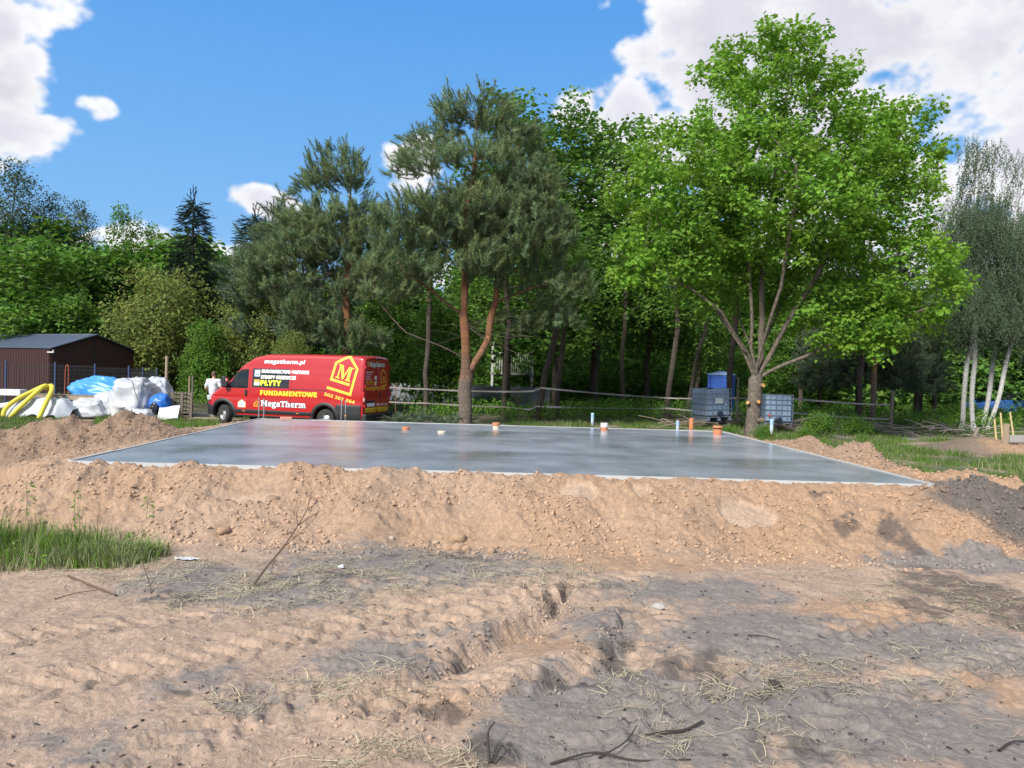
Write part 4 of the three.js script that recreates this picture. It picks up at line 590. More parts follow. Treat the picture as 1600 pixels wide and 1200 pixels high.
  put(van, 'side_panel', grid(skinRows.map((r) => r.map(mirrorW)), () => [0, 0], holes), red);
  const roofRows = stations.map((s) => { const e = skinRows[stations.indexOf(s)][30], T = e[1], out = []; for (let k = 0; k <= 12; k++) { const t = k / 12; out.push([X(s), T + 0.045 * Math.sin(t * Math.PI) * (s > 1 ? 1 : 1.5), lerp(e[2], -2.04 - e[2], t)]); } return out; });
  const roofI = stations.findIndex((s) => s > 1.95);
  put(van, 'roof', flip(grid(roofRows.slice(roofI), () => [0, 0])), red); put(van, 'hood', flip(grid(roofRows.slice(0, 19), () => [0, 0])), red);
  put(van, 'windscreen', flip(grid(roofRows.slice(18, roofI + 1), () => [0, 0])), glass);
  put(van, 'floor_pan', bx(LEN - 0.3, 0.06, 1.7, [-LEN / 2, 0.33, -1.02]), black);
  const cap = (s, rows) => { const ring = rows.map((p) => V(...p)).concat(rows.map((p) => V(...mirrorW(p))).reverse()), pos = [], m = V(X(s), 1.2, -1.02); for (let i = 0; i < ring.length; i++) { const a = ring[i], b = ring[(i + 1) % ring.length]; pos.push(m.x, m.y, m.z, a.x, a.y, a.z, b.x, b.y, b.z); } const g = new THREE.BufferGeometry(); g.setAttribute('position', new THREE.Float32BufferAttribute(pos, 3)); g.computeVertexNormals(); return g; };
  put(van, 'front_panel', cap(0, skinRows[0].map((p) => [p[0], p[1], p[2]])), black); put(van, 'rear_frame', cap(LEN, skinRows[skinRows.length - 1]), red);
  // panels that follow the side surface
  const strip = (s0, s1, lo, hi, off, ns = 16, nh = 6) => { const rows = []; for (let i = 0; i <= ns; i++) { const s = lerp(s0, s1, i / ns), a = lo(s), b = hi(s), r = []; r.push(S(s, a, -0.01)); for (let j = 0; j <= nh; j++) r.push(S(s, lerp(a, b, j / nh), off)); r.push(S(s, b, -0.01)); rows.push(r); } rows.unshift(rows[0].map((p) => [p[0], p[1], p[2] - off - 0.01])); rows.push(rows[rows.length - 1].map((p) => [p[0], p[1], p[2] - off - 0.01])); return flip(grid(rows, () => [0, 0])); };
  const K0 = (v) => () => v, both = (name, g, m) => { const p = put(van, name, g, m); return p; };
  both('door_window', strip(1.08, 1.88, (s) => 1.30, (s) => key(s, [[1.08, 1.36], [1.42, 1.84], [1.6, 1.95], [1.88, 1.97]]), 0.008), glass);
  put(van, 'window_pillar', strip(1.40, 1.44, K0(1.30), K0(1.83), 0.013, 2), black);
  put(van, 'rub_strip', strip(1.42, 4.40, K0(0.43), K0(0.56), 0.022), black); put(van, 'sill', strip(1.35, 4.45, K0(0.30), K0(0.36), 0.012), black);
  put(van, 'rear_cladding', strip(5.36, 6.30, K0(0.32), K0(0.86), 0.016), black); put(van, 'front_bumper', strip(0.02, 0.42, K0(0.31), (s) => lerp(0.72, 0.62, s / 0.42), 0.02), black);
  for (const s of [1.75, 3.9, 5.75]) put(van, 'side_marker', strip(s - 0.05, s + 0.05, K0(s > 5 ? 0.47 : 0.475), K0(s > 5 ? 0.52 : 0.515), 0.032, 2, 2), std([0.55, 0.18, 0.03], 0.3));
  const seam = (s, h0, h1) => put(van, 'door_gap', strip(s - 0.006, s + 0.006, K0(h0), K0(h1), 0.0012, 1, 14), black);
  seam(1.98, 0.40, 2.06); seam(1.02, 0.95, 1.30); seam(3.62, 0.58, 2.06);
  put(van, 'slide_rail', strip(3.6, 5.0, K0(1.315), K0(1.335), 0.006, 6, 1), black); put(van, 'roof_seam', strip(2.1, 6.2, K0(2.058), K0(2.072), 0.003, 10, 1), red);
  put(van, 'door_handle', bx(0.10, 0.20, 0.04, [X(1.81), 1.14, Z(1.035)], [0, 0, 0], 0.018), black);
  for (const cS of wheels) {
    const ringRows = []; for (let i = 0; i <= 26; i++) { const a = lerp(-0.22, Math.PI + 0.22, i / 26), row = []; for (const [rr, off] of [[0.43, -0.06], [0.43, 0.028], [0.50, 0.03], [0.555, 0.004], [0.555, -0.01]]) { const s = cS + rr * Math.cos(a), h = 0.36 + rr * Math.sin(a); row.push(S(clamp(s, 0.01, LEN), Math.max(h, 0.3), off)); } ringRows.push(row); }
    put(van, 'wheel_arch', grid(ringRows, () => [0, 0]), black);
    const liner = []; for (let i = 0; i <= 18; i++) { const a = lerp(-0.2, Math.PI + 0.2, i / 18); liner.push([[X(cS + 0.44 * Math.cos(a)), 0.36 + 0.44 * Math.sin(a), -0.03], [X(cS + 0.44 * Math.cos(a)), 0.36 + 0.44 * Math.sin(a), -0.55]]); } put(van, 'wheel_liner', grid(liner, () => [0, 0]), black);
    put(van, 'wheel_housing', bx(0.95, 0.75, 0.02, [X(cS), 0.6, -0.5]), black);
    for (const near of [1, 0]) {
      const w = new THREE.Group(); w.name = 'wheel'; w.position.set(X(cS), WR, near ? -0.155 : -1.885); w.rotation.y = cS < 2 ? -0.38 : 0; van.add(w);
      const prof = [[0.20, -0.11], [0.31, -0.115], [0.335, -0.09], [0.345, -0.05], [0.345, 0.05], [0.335, 0.09], [0.31, 0.115], [0.20, 0.11]].map(([a, b]) => new THREE.Vector2(a, b));
      put(w, 'tyre', new THREE.LatheGeometry(prof, 40).rotateX(Math.PI / 2), std([0.028, 0.027, 0.026], 0.9));
      const f = near ? 1 : -1, rim = put(w, 'rim', [new THREE.LatheGeometry([[0.205, 0.10], [0.215, 0.085], [0.20, 0.04], [0.13, 0.02], [0.10, 0.06], [0.04, 0.075], [0, 0.075]].map(([a, b]) => new THREE.Vector2(a, b * f)), 30).rotateX(Math.PI / 2)], std([0.52, 0.53, 0.55], 0.35, { metalness: 0.7 }));
      for (let k = 0; k < 5; k++) { const a = k / 5 * 6.283 + 0.3; put(rim, 'rim_hole', cy(0.032, 0.032, 0.012, [0.155 * Math.cos(a), 0.155 * Math.sin(a), 0.046 * f], [Math.PI / 2, 0, 0], 10), black); }
    }
  }
  const mir = put(van, 'mirror', bx(0.16, 0.40, 0.22, [X(1.02), 1.50, 0.14], [0, 0.15, 0], 0.05), black); put(mir, 'mirror_glass', bx(0.012, 0.3, 0.16, [X(1.11), 1.5, 0.14], [0, 0.15, 0]), phys([0.6, 0.62, 0.65], 0.03, { metalness: 1 })); put(mir, 'mirror_arm', bx(0.08, 0.10, 0.16, [X(1.05), 1.36, 0.03], [0, 0, 0], 0.03), black);
  for (const e of [0, 1]) put(van, 'headlight', bx(0.34, 0.2, 0.12, [X(0.26), 0.93, e ? -1.86 : -0.18], [0, e ? -0.5 : 0.5, 0.25], 0.05), phys([0.5, 0.52, 0.55], 0.08));
  // rear doors, two leaves
  const RW = 1024, RH = 1280, rc = document.createElement('canvas'); rc.width = RW; rc.height = RH; const q = rc.getContext('2d'), rx = (w) => w / 2.04 * RW, ry = (h) => RH - h / 2.55 * RH;
  q.fillStyle = PAINT; q.fillRect(0, 0, RW, RH);
  const rword = (t, w0, w1, h0, h1, color, font, edge) => { q.save(); const H = (h1 - h0) / 2.55 * RH; q.font = `bold ${H * 1.4}px ${font}`; q.translate(rx(w0), ry(h0)); q.scale((rx(w1) - rx(w0)) / q.measureText(t).width, 1); if (edge) { q.strokeStyle = edge; q.lineWidth = H * 0.2; q.strokeText(t, 0, 0); } q.fillStyle = color; q.fillText(t, 0, 0); q.restore(); };
  rword('MegaTherm', 0.34, 1.56, 2.17, 2.32, '#f3f3f5', 'serif', '#34303c'); q.fillStyle = '#d88a26'; q.fillRect(rx(0.18), ry(2.33), rx(0.13), ry(2.17) - ry(2.33));
  rword('BUDOWNICTWO', 0.14, 0.66, 1.96, 2.0, '#f0eeee', 'sans-serif'); rword('PASYWNE', 0.14, 0.52, 1.88, 1.92, '#f0eeee', 'sans-serif'); rword('STROPY', 0.14, 0.44, 1.80, 1.84, '#f0eeee', 'sans-serif'); rword('GRZEWCZE', 0.14, 0.56, 1.72, 1.76, '#f0eeee', 'sans-serif');
  rword('PŁYTY', 0.14, 0.66, 1.55, 1.68, '#d8b02a', 'sans-serif'); rword('FUNDAMENTOWE', 0.14, 1.58, 1.37, 1.49, '#e8b92c', 'sans-serif');
  q.fillStyle = '#e8e6ea'; q.fillRect(rx(0.76), ry(1.86), rx(0.16), ry(1.72) - ry(1.86)); q.fillStyle = '#e9d9b0'; q.fillRect(rx(0.76), ry(1.68), rx(0.16), ry(1.54) - ry(1.68));
  q.save(); q.translate(rx(1.44), ry(1.78)); q.rotate(-0.12); q.scale(rx(0.5), rx(0.5)); q.strokeStyle = '#dcae2c'; q.lineWidth = 0.09; q.beginPath(); q.moveTo(-0.4, 0.3); q.lineTo(-0.4, -0.3); q.lineTo(0, -0.62); q.lineTo(0.4, -0.3); q.lineTo(0.4, 0.52); q.lineTo(-0.42, 0.52); q.moveTo(-0.4, 0.28); q.lineTo(0.3, 0.28); q.stroke(); q.restore(); rword('M', 1.35, 1.54, 1.70, 1.84, '#dcae2c', 'serif');
  rword('502 261 264', 1.02, 1.80, 0.83, 0.91, '#f0f0f2', 'sans-serif'); q.fillStyle = '#3a3f8a'; q.beginPath(); q.arc(rx(1.78), ry(1.22), 26, 0, 7); q.fill();
  q.fillStyle = '#e6c21e'; q.fillRect(rx(0.16), ry(0.78), rx(1.66), ry(0.62) - ry(0.78)); rword('www.megatherm.pl', 0.24, 1.6, 0.66, 0.73, '#8a5a10', 'sans-serif');
  const rearTex = new THREE.CanvasTexture(rc); rearTex.colorSpace = THREE.SRGBColorSpace; const rearMat = paint(rearTex);
  const leaf = (w0, w1) => { const rows = []; for (let i = 0; i <= 10; i++) { const w = lerp(w0, w1, i / 10), r = []; for (let j = 0; j <= 16; j++) { const h = lerp(0.56, 2.40, j / 16), inset = h > 1.25 ? 0.135 * Math.pow((h - 1.25) / 1.25, 1.5) : 0, ww = 1.02 + (w - 1.02) * (1 - inset / 1.02), e = i === 0 || i === 10 || j === 0 || j === 16 ? -0.01 : 0.018; r.push([e + 0.02 * Math.sin((h - 0.5) / 2 * Math.PI), h, -ww]); } rows.push(r); } return grid(rows, (i, j) => [lerp(w0, w1, i / 10) / 2.04, lerp(0.56, 2.40, j / 16) / 2.55]); };
  for (const [a, b, n] of [[0.07, 1.012, 'left'], [1.028, 1.97, 'right']]) { const d = put(van, 'rear_door', flip(leaf(a, b)), rearMat); if (n === 'right') put(d, 'handle', bx(0.03, 0.2, 0.07, [0.045, 1.2, -1.18], [0, 0, 0], 0.012), black); for (const h of [0.85, 1.5, 2.15]) put(d, 'hinge', bx(0.05, 0.09, 0.04, [0.03, h, n === 'left' ? -0.09 - (h > 1.3 ? 0.03 : 0) : -1.95 + (h > 1.3 ? 0.03 : 0)]), red); }
  for (const w of [0.045, 1.995]) { const l = put(van, 'tail_light', bx(0.09, 0.36, 0.10, [0.012, 1.13, -w], [0, 0, 0], 0.03), phys([0.42, 0.03, 0.03], 0.15)); put(l, 'reversing_lamp', bx(0.092, 0.15, 0.094, [0.016, 1.06, -w], [0, 0, 0], 0.025), phys([0.75, 0.72, 0.7], 0.12)); }
  put(van, 'number_plate', bx(0.02, 0.12, 0.52, [0.055, 0.88, -0.5], [0, 0, 0], 0.005), std([0.72, 0.75, 0.78], 0.5)); put(van, 'plate_recess', bx(0.02, 0.06, 0.66, [0.048, 0.98, -0.5], [0, 0, 0], 0.008), black);
  put(van, 'rear_bumper', bx(0.20, 0.26, 2.0, [0.04, 0.45, -1.02], [0, 0, 0], 0.05), black); put(van, 'brake_lamp', bx(0.06, 0.05, 0.3, [0.02, 2.43, -1.02], [0, 0, 0], 0.015), std([0.02, 0.02, 0.025], 0.3));
}

// ---------------------------------------------------------------- things on and round the plate
const M = {
  orange: std([0.46, 0.17, 0.075], 0.6), cream: std([0.60, 0.50, 0.38], 0.7), white: std([0.58, 0.58, 0.58], 0.6), steel: std([0.30, 0.31, 0.32], 0.5, { metalness: 0.6 }), plank: std([0.30, 0.235, 0.165], 0.9), oldwood: std([0.20, 0.17, 0.14], 0.95), newwood: std([0.52, 0.40, 0.20], 0.85), rust: std([0.16, 0.075, 0.045], 0.85), blackp: std([0.02, 0.02, 0.022], 0.6),
};
const onSlab = (px, py) => { const p = onLevel(px, py, SLAB.top); return [p.x, SLAB.top - 0.004, p.z]; };
function pipeStub(px, py, label, parts, group = 'drain pipes in the slab') { const t = thing('drain_pipe', label, 'pipe', onSlab(px, py), px, group); for (const [name, r, y0, y1, m] of parts) put(t, name, new THREE.LatheGeometry([[r * 0.86, y0], [r, y0], [r, y1 - 0.006], [r - 0.006, y1], [r * 0.86, y1], [r * 0.86, y0]].map(([a, b]) => new THREE.Vector2(a, b)), 28), m); return t; }
{
  const lid = (t, r, y, m) => put(t, 'cap', new THREE.LatheGeometry([[0, y], [r * 0.9, y], [r, y - 0.008], [r, y - 0.03]].map(([a, b]) => new THREE.Vector2(a, b)), 28), m);
  lid(pipeStub(634, 671, 'short orange capped pipe nearest the van reflection', [['pipe', 0.075, 0, 0.05, M.orange]]), 0.078, 0.056, M.orange);
  lid(pipeStub(690, 676, 'low cream coloured capped pipe in the open slab', [['pipe', 0.075, 0, 0.03, M.cream]]), 0.08, 0.036, M.cream);
  lid(pipeStub(775, 669, 'orange capped pipe with cream collar behind the slab middle', [['pipe', 0.07, 0, 0.11, M.cream], ['socket', 0.08, 0.06, 0.12, M.orange]]), 0.083, 0.126, M.orange);
  lid(pipeStub(944, 672, 'orange pipe with white upper band', [['pipe', 0.075, 0, 0.16, M.orange], ['band', 0.082, 0.07, 0.155, M.white]]), 0.08, 0.162, M.white);
  pipeStub(1080, 671, 'tall slim upright orange pipe', [['pipe', 0.055, 0, 0.27, M.orange]]);
  lid(pipeStub(1121, 679, 'wide orange pipe with black ring at the slab corner', [['pipe', 0.098, 0, 0.12, M.orange], ['seal_ring', 0.09, 0.12, 0.15, M.blackp], ['socket', 0.105, 0.15, 0.19, M.orange]]), 0.106, 0.196, M.orange);
  const brick = single('brick', bx(0.25, 0.07, 0.12, [0, 0.036, 0], [0, 0.4, 0], 0.008), std([0.5, 0.27, 0.2], 0.9), 'reddish brick lying on the far slab edge before the van', 'brick'); brick.position.set(...onSlab(447, 656));
  for (const [pxs, py, h, label] of [[[404, 413], 655, 0.5, 'pair of thin grey conduits at the left rear slab edge'], [[533, 540], 655, 0.48, 'pair of thin grey conduits before the van rear wheel']]) { const o = onSlab(pxs[0], py), t = thing('conduit_pair', label, 'conduit', o); pxs.forEach((q, i) => { const p = onSlab(q, py), c = put(t, 'conduit', tube([[p[0] - o[0], -0.05, 0], [p[0] - o[0] + 0.005, h * 0.5, 0.01], [p[0] - o[0] - 0.006 * i, h * (1 - 0.04 * i), 0]], 0.013, 8), M.steel); }); }
  // bottles turned over marker rods
  const bottle = (px, py, d, label, h0) => { const p = at(px, py, d), gy = groundY(p.x, -d), t = thing('plastic_bottle', label, 'bottle', [p.x, Math.max(gy, 0) - 0.02, -d], 0, 'bottles over marker rods'), H = p.y - Math.max(gy, 0) + 0.02; put(t, 'rod', cy(0.007, 0.007, H, [0, H / 2, 0], [0, 0, 0], 8), M.rust); put(t, 'bottle_body', new THREE.LatheGeometry([[0.012, -0.30], [0.014, -0.27], [0.036, -0.22], [0.038, -0.12], [0.034, -0.11], [0.038, -0.10], [0.038, 0], [0.03, 0.012], [0, 0.012]].map(([a, b]) => new THREE.Vector2(a, b + H)), 20), phys([0.62, 0.74, 0.84], 0.12, { transmission: 0.35, thickness: 0 })); put(t, 'paper_label', cy(0.0388, 0.0388, 0.09, [0, H - 0.055, 0], [0, 0, 0], 20, true), std([0.25, 0.42, 0.68], 0.6)); };
  bottle(926, 646, 18.6, 'blue labelled bottle upside down on a rod behind the slab'); bottle(1059, 658, 18.3, 'clear bottle on a rod left of the tall orange pipe'); bottle(1206, 656, 16.6, 'bottle on a long rod right of the maple trunk');
}
// caged water containers
function container(t, { lean = 0, sign = false } = {}) {
  const W = 1.0, Dp = 1.2, Hh = 1.0, skin = phys([0.30, 0.41, 0.57], 0.45, { clearcoat: 0.2 }), bar = std([0.30, 0.35, 0.42], 0.45, { metalness: 0.55 });
  put(t, 'tank', bx(W - 0.06, Hh - 0.04, Dp - 0.06, [0, 0.16 + Hh / 2, 0], [0, 0, 0], 0.07), skin);
  const skid = put(t, 'skid', [bx(W, 0.03, Dp, [0, 0.145, 0]), ...[-1, 0, 1].map((k) => bx(0.1, 0.13, Dp, [k * 0.44, 0.065, 0]))], bar);
  for (const y of [0.22, 0.42, 0.62, 0.82, 1.0, 1.16]) put(t, 'cage_hoop', [bx(W, 0.022, 0.022, [0, y, Dp / 2]), bx(W, 0.022, 0.022, [0, y, -Dp / 2]), bx(0.022, 0.022, Dp, [W / 2, y, 0]), bx(0.022, 0.022, Dp, [-W / 2, y, 0])], bar);
  for (let k = 0; k < 6; k++) for (const z of [-1, 1]) put(t, 'cage_bar', cy(0.011, 0.011, 1.02, [-W / 2 + k * W / 5, 0.67, z * (Dp / 2 + 0.012)], [0, 0, 0], 6), bar);
  for (let k = 1; k < 6; k++) for (const x of [-1, 1]) put(t, 'cage_bar', cy(0.011, 0.011, 1.02, [x * (W / 2 + 0.012), 0.67, -Dp / 2 + k * Dp / 6], [0, 0, 0], 6), bar);
  put(t, 'lid', cy(0.11, 0.11, 0.05, [0, 1.17, 0], [0, 0, 0], 18), M.blackp);
  const v = put(t, 'outlet_valve', [cy(0.075, 0.075, 0.14, [0, 0.24, Dp / 2 + 0.04], [Math.PI / 2, 0, 0], 16), cy(0.095, 0.095, 0.03, [0, 0.24, Dp / 2 + 0.11], [Math.PI / 2, 0, 0], 16)], std([0.02, 0.03, 0.06], 0.5)); put(v, 'valve_lever', bx(0.16, 0.03, 0.03, [0.02, 0.34, Dp / 2 + 0.06]), std([0.02, 0.03, 0.06], 0.5));
  if (sign) { put(t, 'plate_sign', bx(0.34, 0.2, 0.012, [-0.02, 0.74, Dp / 2 + 0.032], [0, 0, 0], 0.004), std([0.62, 0.66, 0.68], 0.5)); put(t, 'sticker', bx(0.07, 0.06, 0.01, [0.26, 0.60, Dp / 2 + 0.03]), std([0.6, 0.62, 0.64], 0.5)); } else put(t, 'round_sticker', cy(0.055, 0.055, 0.008, [-0.33, 0.42, Dp / 2 + 0.03], [Math.PI / 2, 0, 0], 16), std([0.55, 0.12, 0.13], 0.6));
}
function pallet(t, at_ = [0, 0, 0], turn = 0, m = M.oldwood) { const g = new THREE.Group(); g.name = 'pallet_frame'; g.position.set(...at_); g.rotation.y = turn; t.add(g); for (let k = 0; k < 7; k++) put(g, 'deck_board', bx(0.1, 0.022, 0.8, [-0.55 + k * 0.183, 0.133, 0]), m); for (const z of [-0.35, 0, 0.35]) { put(g, 'stringer', bx(1.2, 0.022, 0.1, [0, 0.11, z]), m); put(g, 'bottom_board', bx(1.2, 0.022, 0.1, [0, 0.011, z]), m); for (const x of [-0.52, 0, 0.52]) put(g, 'block', bx(0.14, 0.077, 0.1, [x, 0.061, z]), m); } }
{
  const d = 28.8, p = at(1110, 667, d), gy = groundY(p.x, -d);
  const names = ['bottom pallet under the leaning caged container', 'upper pallet directly beneath the leaning caged container'];
  for (let k = 0; k < 2; k++) { const t = thing('wooden_pallet', names[k], 'pallet', [p.x + 0.05 * k, gy + 0.146 * k, -d], 0.12 + 0.1 * k, 'pallets under the container'); pallet(t); }
  const t = thing('water_container', 'caged blue grey water container tilted on two pallets', 'container', [p.x, gy + 0.31, -d], 0.30); t.rotation.z = 0.045; container(t, { sign: true });
  const q = at(1209, 660, 28.6), g2 = groundY(q.x, -28.6); const low = thing('wooden_pallet', 'pallet under the container behind the maple trunk', 'pallet', [q.x, g2, -28.6], 0.05, 'pallets under the container'); pallet(low);
  const t2 = thing('water_container', 'pale caged water container half hidden by the maple trunk', 'container', [q.x, g2 + 0.148, -28.6], -0.06); container(t2);
  // portable toilet
  const b = at(1126, 640, 37), by = groundY(b.x, -37), w = thing('portable_toilet', 'blue portable toilet cabin behind the tilted container', 'toilet', [b.x, by, -37], -0.45), blue = std([0.022, 0.09, 0.42], 0.45), wl = std([0.16, 0.27, 0.5], 0.5);
  put(w, 'base', bx(1.14, 0.12, 1.14, [0, 0.06, 0], [0, 0, 0], 0.03), M.blackp); for (const [x, z, a] of [[0, -0.54, 0], [-0.54, 0, Math.PI / 2], [0.54, 0, Math.PI / 2]]) put(w, 'wall_panel', [bx(1.06, 1.9, 0.04, [x, 1.07, z], [0, a, 0], 0.01), ...[-0.35, 0, 0.35].map((k) => bx(0.06, 1.8, 0.05, [a ? x : k, 1.07, a ? k : z], [0, a, 0], 0.015))], blue);
  const dr = put(w, 'door', [bx(0.8, 1.85, 0.035, [0, 1.06, 0.55], [0, 0, 0], 0.012), bx(0.6, 0.7, 0.05, [0, 1.45, 0.555], [0, 0, 0], 0.03), bx(0.6, 0.7, 0.05, [0, 0.62, 0.555], [0, 0, 0], 0.03)], blue); put(dr, 'latch', bx(0.05, 0.12, 0.05, [0.33, 1.1, 0.585], [0, 0, 0], 0.015), wl);
  for (const x of [-0.48, 0.48]) put(w, 'corner_post', bx(0.14, 1.95, 0.1, [x, 1.07, 0.54], [0, 0, 0], 0.03), blue);
  put(w, 'roof', new THREE.SphereGeometry(0.78, 24, 8, 0, 6.3, 0, 0.9).scale(1, 0.62, 1).rotateY(0.4).translate(0, 1.72, 0), wl); put(w, 'roof_rim', bx(1.16, 0.10, 1.16, [0, 2.04, 0], [0, 0, 0], 0.04), wl); put(w, 'vent_pipe', cy(0.04, 0.04, 0.5, [0.4, 2.2, -0.4]), wl);
}
// barrier tape, stakes and poles
{
  const twoTone = texture(256, 8, (x) => (Math.floor(x * 8) % 2 ? [0.92, 0.92, 0.92] : [0.90, 0.80, 0.79]), true, [3, 1]);
  const tape = std([0.75, 0.75, 0.75], 0.5, { map: twoTone, side: THREE.DoubleSide });
  const ribbon = (name, label, list) => {
    const pts = list.map(([x, y, d]) => at(x, y, d)), r = rng(list.length), pos = [], uv = [], idx = []; let run = 0, n = 0;
    for (let i = 0; i + 1 < pts.length; i++) { const a = pts[i], b = pts[i + 1], L = a.distanceTo(b), k = Math.max(3, Math.round(L * 3)); for (let j = i ? 1 : 0; j <= k; j++) { const t = j / k, p = a.clone().lerp(b, t); p.y -= 0.012 * L * 4 * t * (1 - t) * 0.5; const tw = 0.5 + 0.9 * n2(run * 0.3 + t * L * 0.5, i), hh = 0.036; for (const [u, v] of [[-1, -1], [1, -1], [1, 1], [-1, 1]]) pos.push(p.x, p.y + u * hh * Math.cos(tw), p.z + u * hh * Math.sin(tw) + v * 0.0012); for (let q = 0; q < 4; q++) uv.push((run + t * L) / 1.6, q > 0 && q < 3 ? 1 : 0); n++; } run += L; }
    for (let i = 0; i + 1 < n; i++) for (let q = 0; q < 4; q++) { const a = i * 4 + q, b = i * 4 + (q + 1) % 4; idx.push(a, b, a + 4, b, b + 4, a + 4); }
    const g = new THREE.BufferGeometry(); g.setAttribute('position', new THREE.Float32BufferAttribute(pos, 3)); g.setAttribute('uv', new THREE.Float32BufferAttribute(uv, 2)); g.setIndex(idx); g.computeVertexNormals(); return single(name, g, tape, label, 'tape', 'tapes round the plot');
  };
  ribbon('barrier_tape', 'upper white barrier tape strung between the wood and the plot', [[606, 605, 33], [664, 608, 32.8], [790, 612, 33.2], [833, 611, 31.7], [845, 606, 31.7], [1044, 622, 33.5], [1151, 622, 30.2], [1240, 623, 30.3], [1362, 632, 29.8], [1393, 632, 29.6]]);
  ribbon('barrier_tape', 'lower white barrier tape strung between the wood and the plot', [[606, 628, 33], [664, 630, 32.8], [790, 636, 33.2], [828, 640, 31.7], [838, 635, 31.7], [1044, 638, 33.5], [1151, 646, 30.2], [1240, 645, 30.3], [1362, 654, 29.8], [1393, 655, 29.6]]);
  const stake = (name, label, px, y0, y1, d, r, m, lean = 0, cat = 'post') => { const b = at(px, y0, d), gy = groundY(b.x, -d), top = at(px, y1, d), t = single(name, rod(V(0, -0.1, 0), V(lean, top.y - gy, 0), r, r * 0.85, 9), m, label, cat); t.position.set(b.x, gy, -d); return t; };
  stake('wooden_post', 'thin rough post between the blue toilet and the maple', 1151, 668, 589, 30.2, 0.045, M.oldwood); stake('wooden_post', 'rough end post of the barrier tapes near the birches', 1391, 680, 610, 29.6, 0.07, M.oldwood, 0.03); stake('metal_rod', 'slim rusty rod carrying the tapes beside the van', 618, 640, 598, 33, 0.02, M.rust); stake('metal_rod', 'thin dark rod in the tape line under the trees', 808, 640, 600, 33, 0.018, M.rust);
  stake('wooden_stake', 'leaning split stake beside the brown soil heap', 1516, 697, 668, 22.6, 0.06, M.oldwood, 0.22); stake('wooden_pole', 'pale yellow pole left of the two leaning poles', 1556, 686, 655, 23.2, 0.032, M.newwood, -0.06); stake('wooden_pole', 'short pale pole crossing beside the first pole', 1559, 686, 658, 23, 0.03, M.newwood, -0.12); stake('wooden_pole', 'pale leaning pole behind the upright plank', 1568, 684, 645, 23.4, 0.03, M.newwood, -0.12); stake('wooden_pole', 'pale leaning pole nearest the right border', 1585, 678, 644, 23.6, 0.03, M.newwood, -0.16);
  const pl = at(1571, 697, 21.6), py = groundY(pl.x, -21.6); const up = single('plank', bx(0.16, 0.62, 0.05, [0, 0.25, 0], [0, 0.1, -0.03], 0.006), M.plank, 'upright weathered plank set in orange sand', 'plank'); up.position.set(pl.x, py, -21.6); const hb = single('plank', bx(1.6, 0.2, 0.04, [0.9, 0.16, -0.06], [0, 0.08, 0.02], 0.006), std([0.3, 0.29, 0.28], 0.9), 'grey horizontal board fixed to the upright plank', 'plank'); hb.position.set(pl.x, py, -21.6);
  // fallen limb, loose sticks and the heap of cut pine boughs
  const lg = at(1222, 664, 27.5); const log = single('fallen_log', tube([[-0.4, 0.28, 0.1], [0.1, 0.2, 0], [0.6, 0.06, 0.2], [0.95, 0.05, 0.3]], 0.07, 9), BARK.maple, 'pale fallen limb lying behind the maple foot', 'log'); log.position.set(lg.x, groundY(lg.x, -27.5), -27.5);
  const brush = (name, label, px, d, w, n, m, seed) => { const c = at(px, 660, d), r = rng(seed), geos = []; for (let i = 0; i < n; i++) { const x = (r() - 0.5) * w, z = (r() - 0.5) * 1.2, L = 0.5 + r() * 1.1, a = r() * 6.283, e = (r() - 0.35) * 0.5, y = 0.06 + r() * 0.3; geos.push(tube([[x, y, z], [x + Math.cos(a) * L * 0.5, y + e * L * 0.5 + 0.03, z + Math.sin(a) * L * 0.3], [x + Math.cos(a) * L, y + e * L, z + Math.sin(a) * L * 0.6]], 0.010 + 0.012 * r(), 4, 5)); } const t = thing(name, label, 'brush', [c.x, groundY(c.x, -d), -d]); put(t, 'sticks', geos, m).userData.kind = 'stuff'; return t; };
  brush('brush_pile', 'grey heap of dry sticks right of the fallen limb', 1265, 28.4, 3.0, 60, std([0.22, 0.19, 0.165], 0.95), 5); brush('brush_pile', 'grey sticks strewn along the dirt track near the end post', 1430, 27.6, 4.5, 50, std([0.24, 0.21, 0.19], 0.95), 6); brush('brush_pile', 'dry twigs heaped at the foot of the tilted container', 1065, 28.5, 1.2, 22, std([0.25, 0.2, 0.16], 0.95), 8);
  const cutp = brush('brush_pile', 'heap of cut dark pine boughs between van and forked pine', 665, 26.8, 2.4, 40, std([0.11, 0.085, 0.07], 0.95), 7), r = rng(77), ms = []; for (let i = 0; i < 420; i++) { const a = r() * 6.283, s = 1.1 + r() * 0.7; ms.push(new THREE.Matrix4().compose(V((r() - 0.5) * 2.8, 0.06 + r() * 0.42 * (1 - Math.abs(r() - 0.5)), (r() - 0.5) * 1.2), new THREE.Quaternion().setFromEuler(new THREE.Euler(r() * 2 - 1, a, 1.1 + r())), V(s, s, s))); } scatter(cutp, 'needles', SHOOT.pine[1], LEAF.pine_shaded, ms);
}
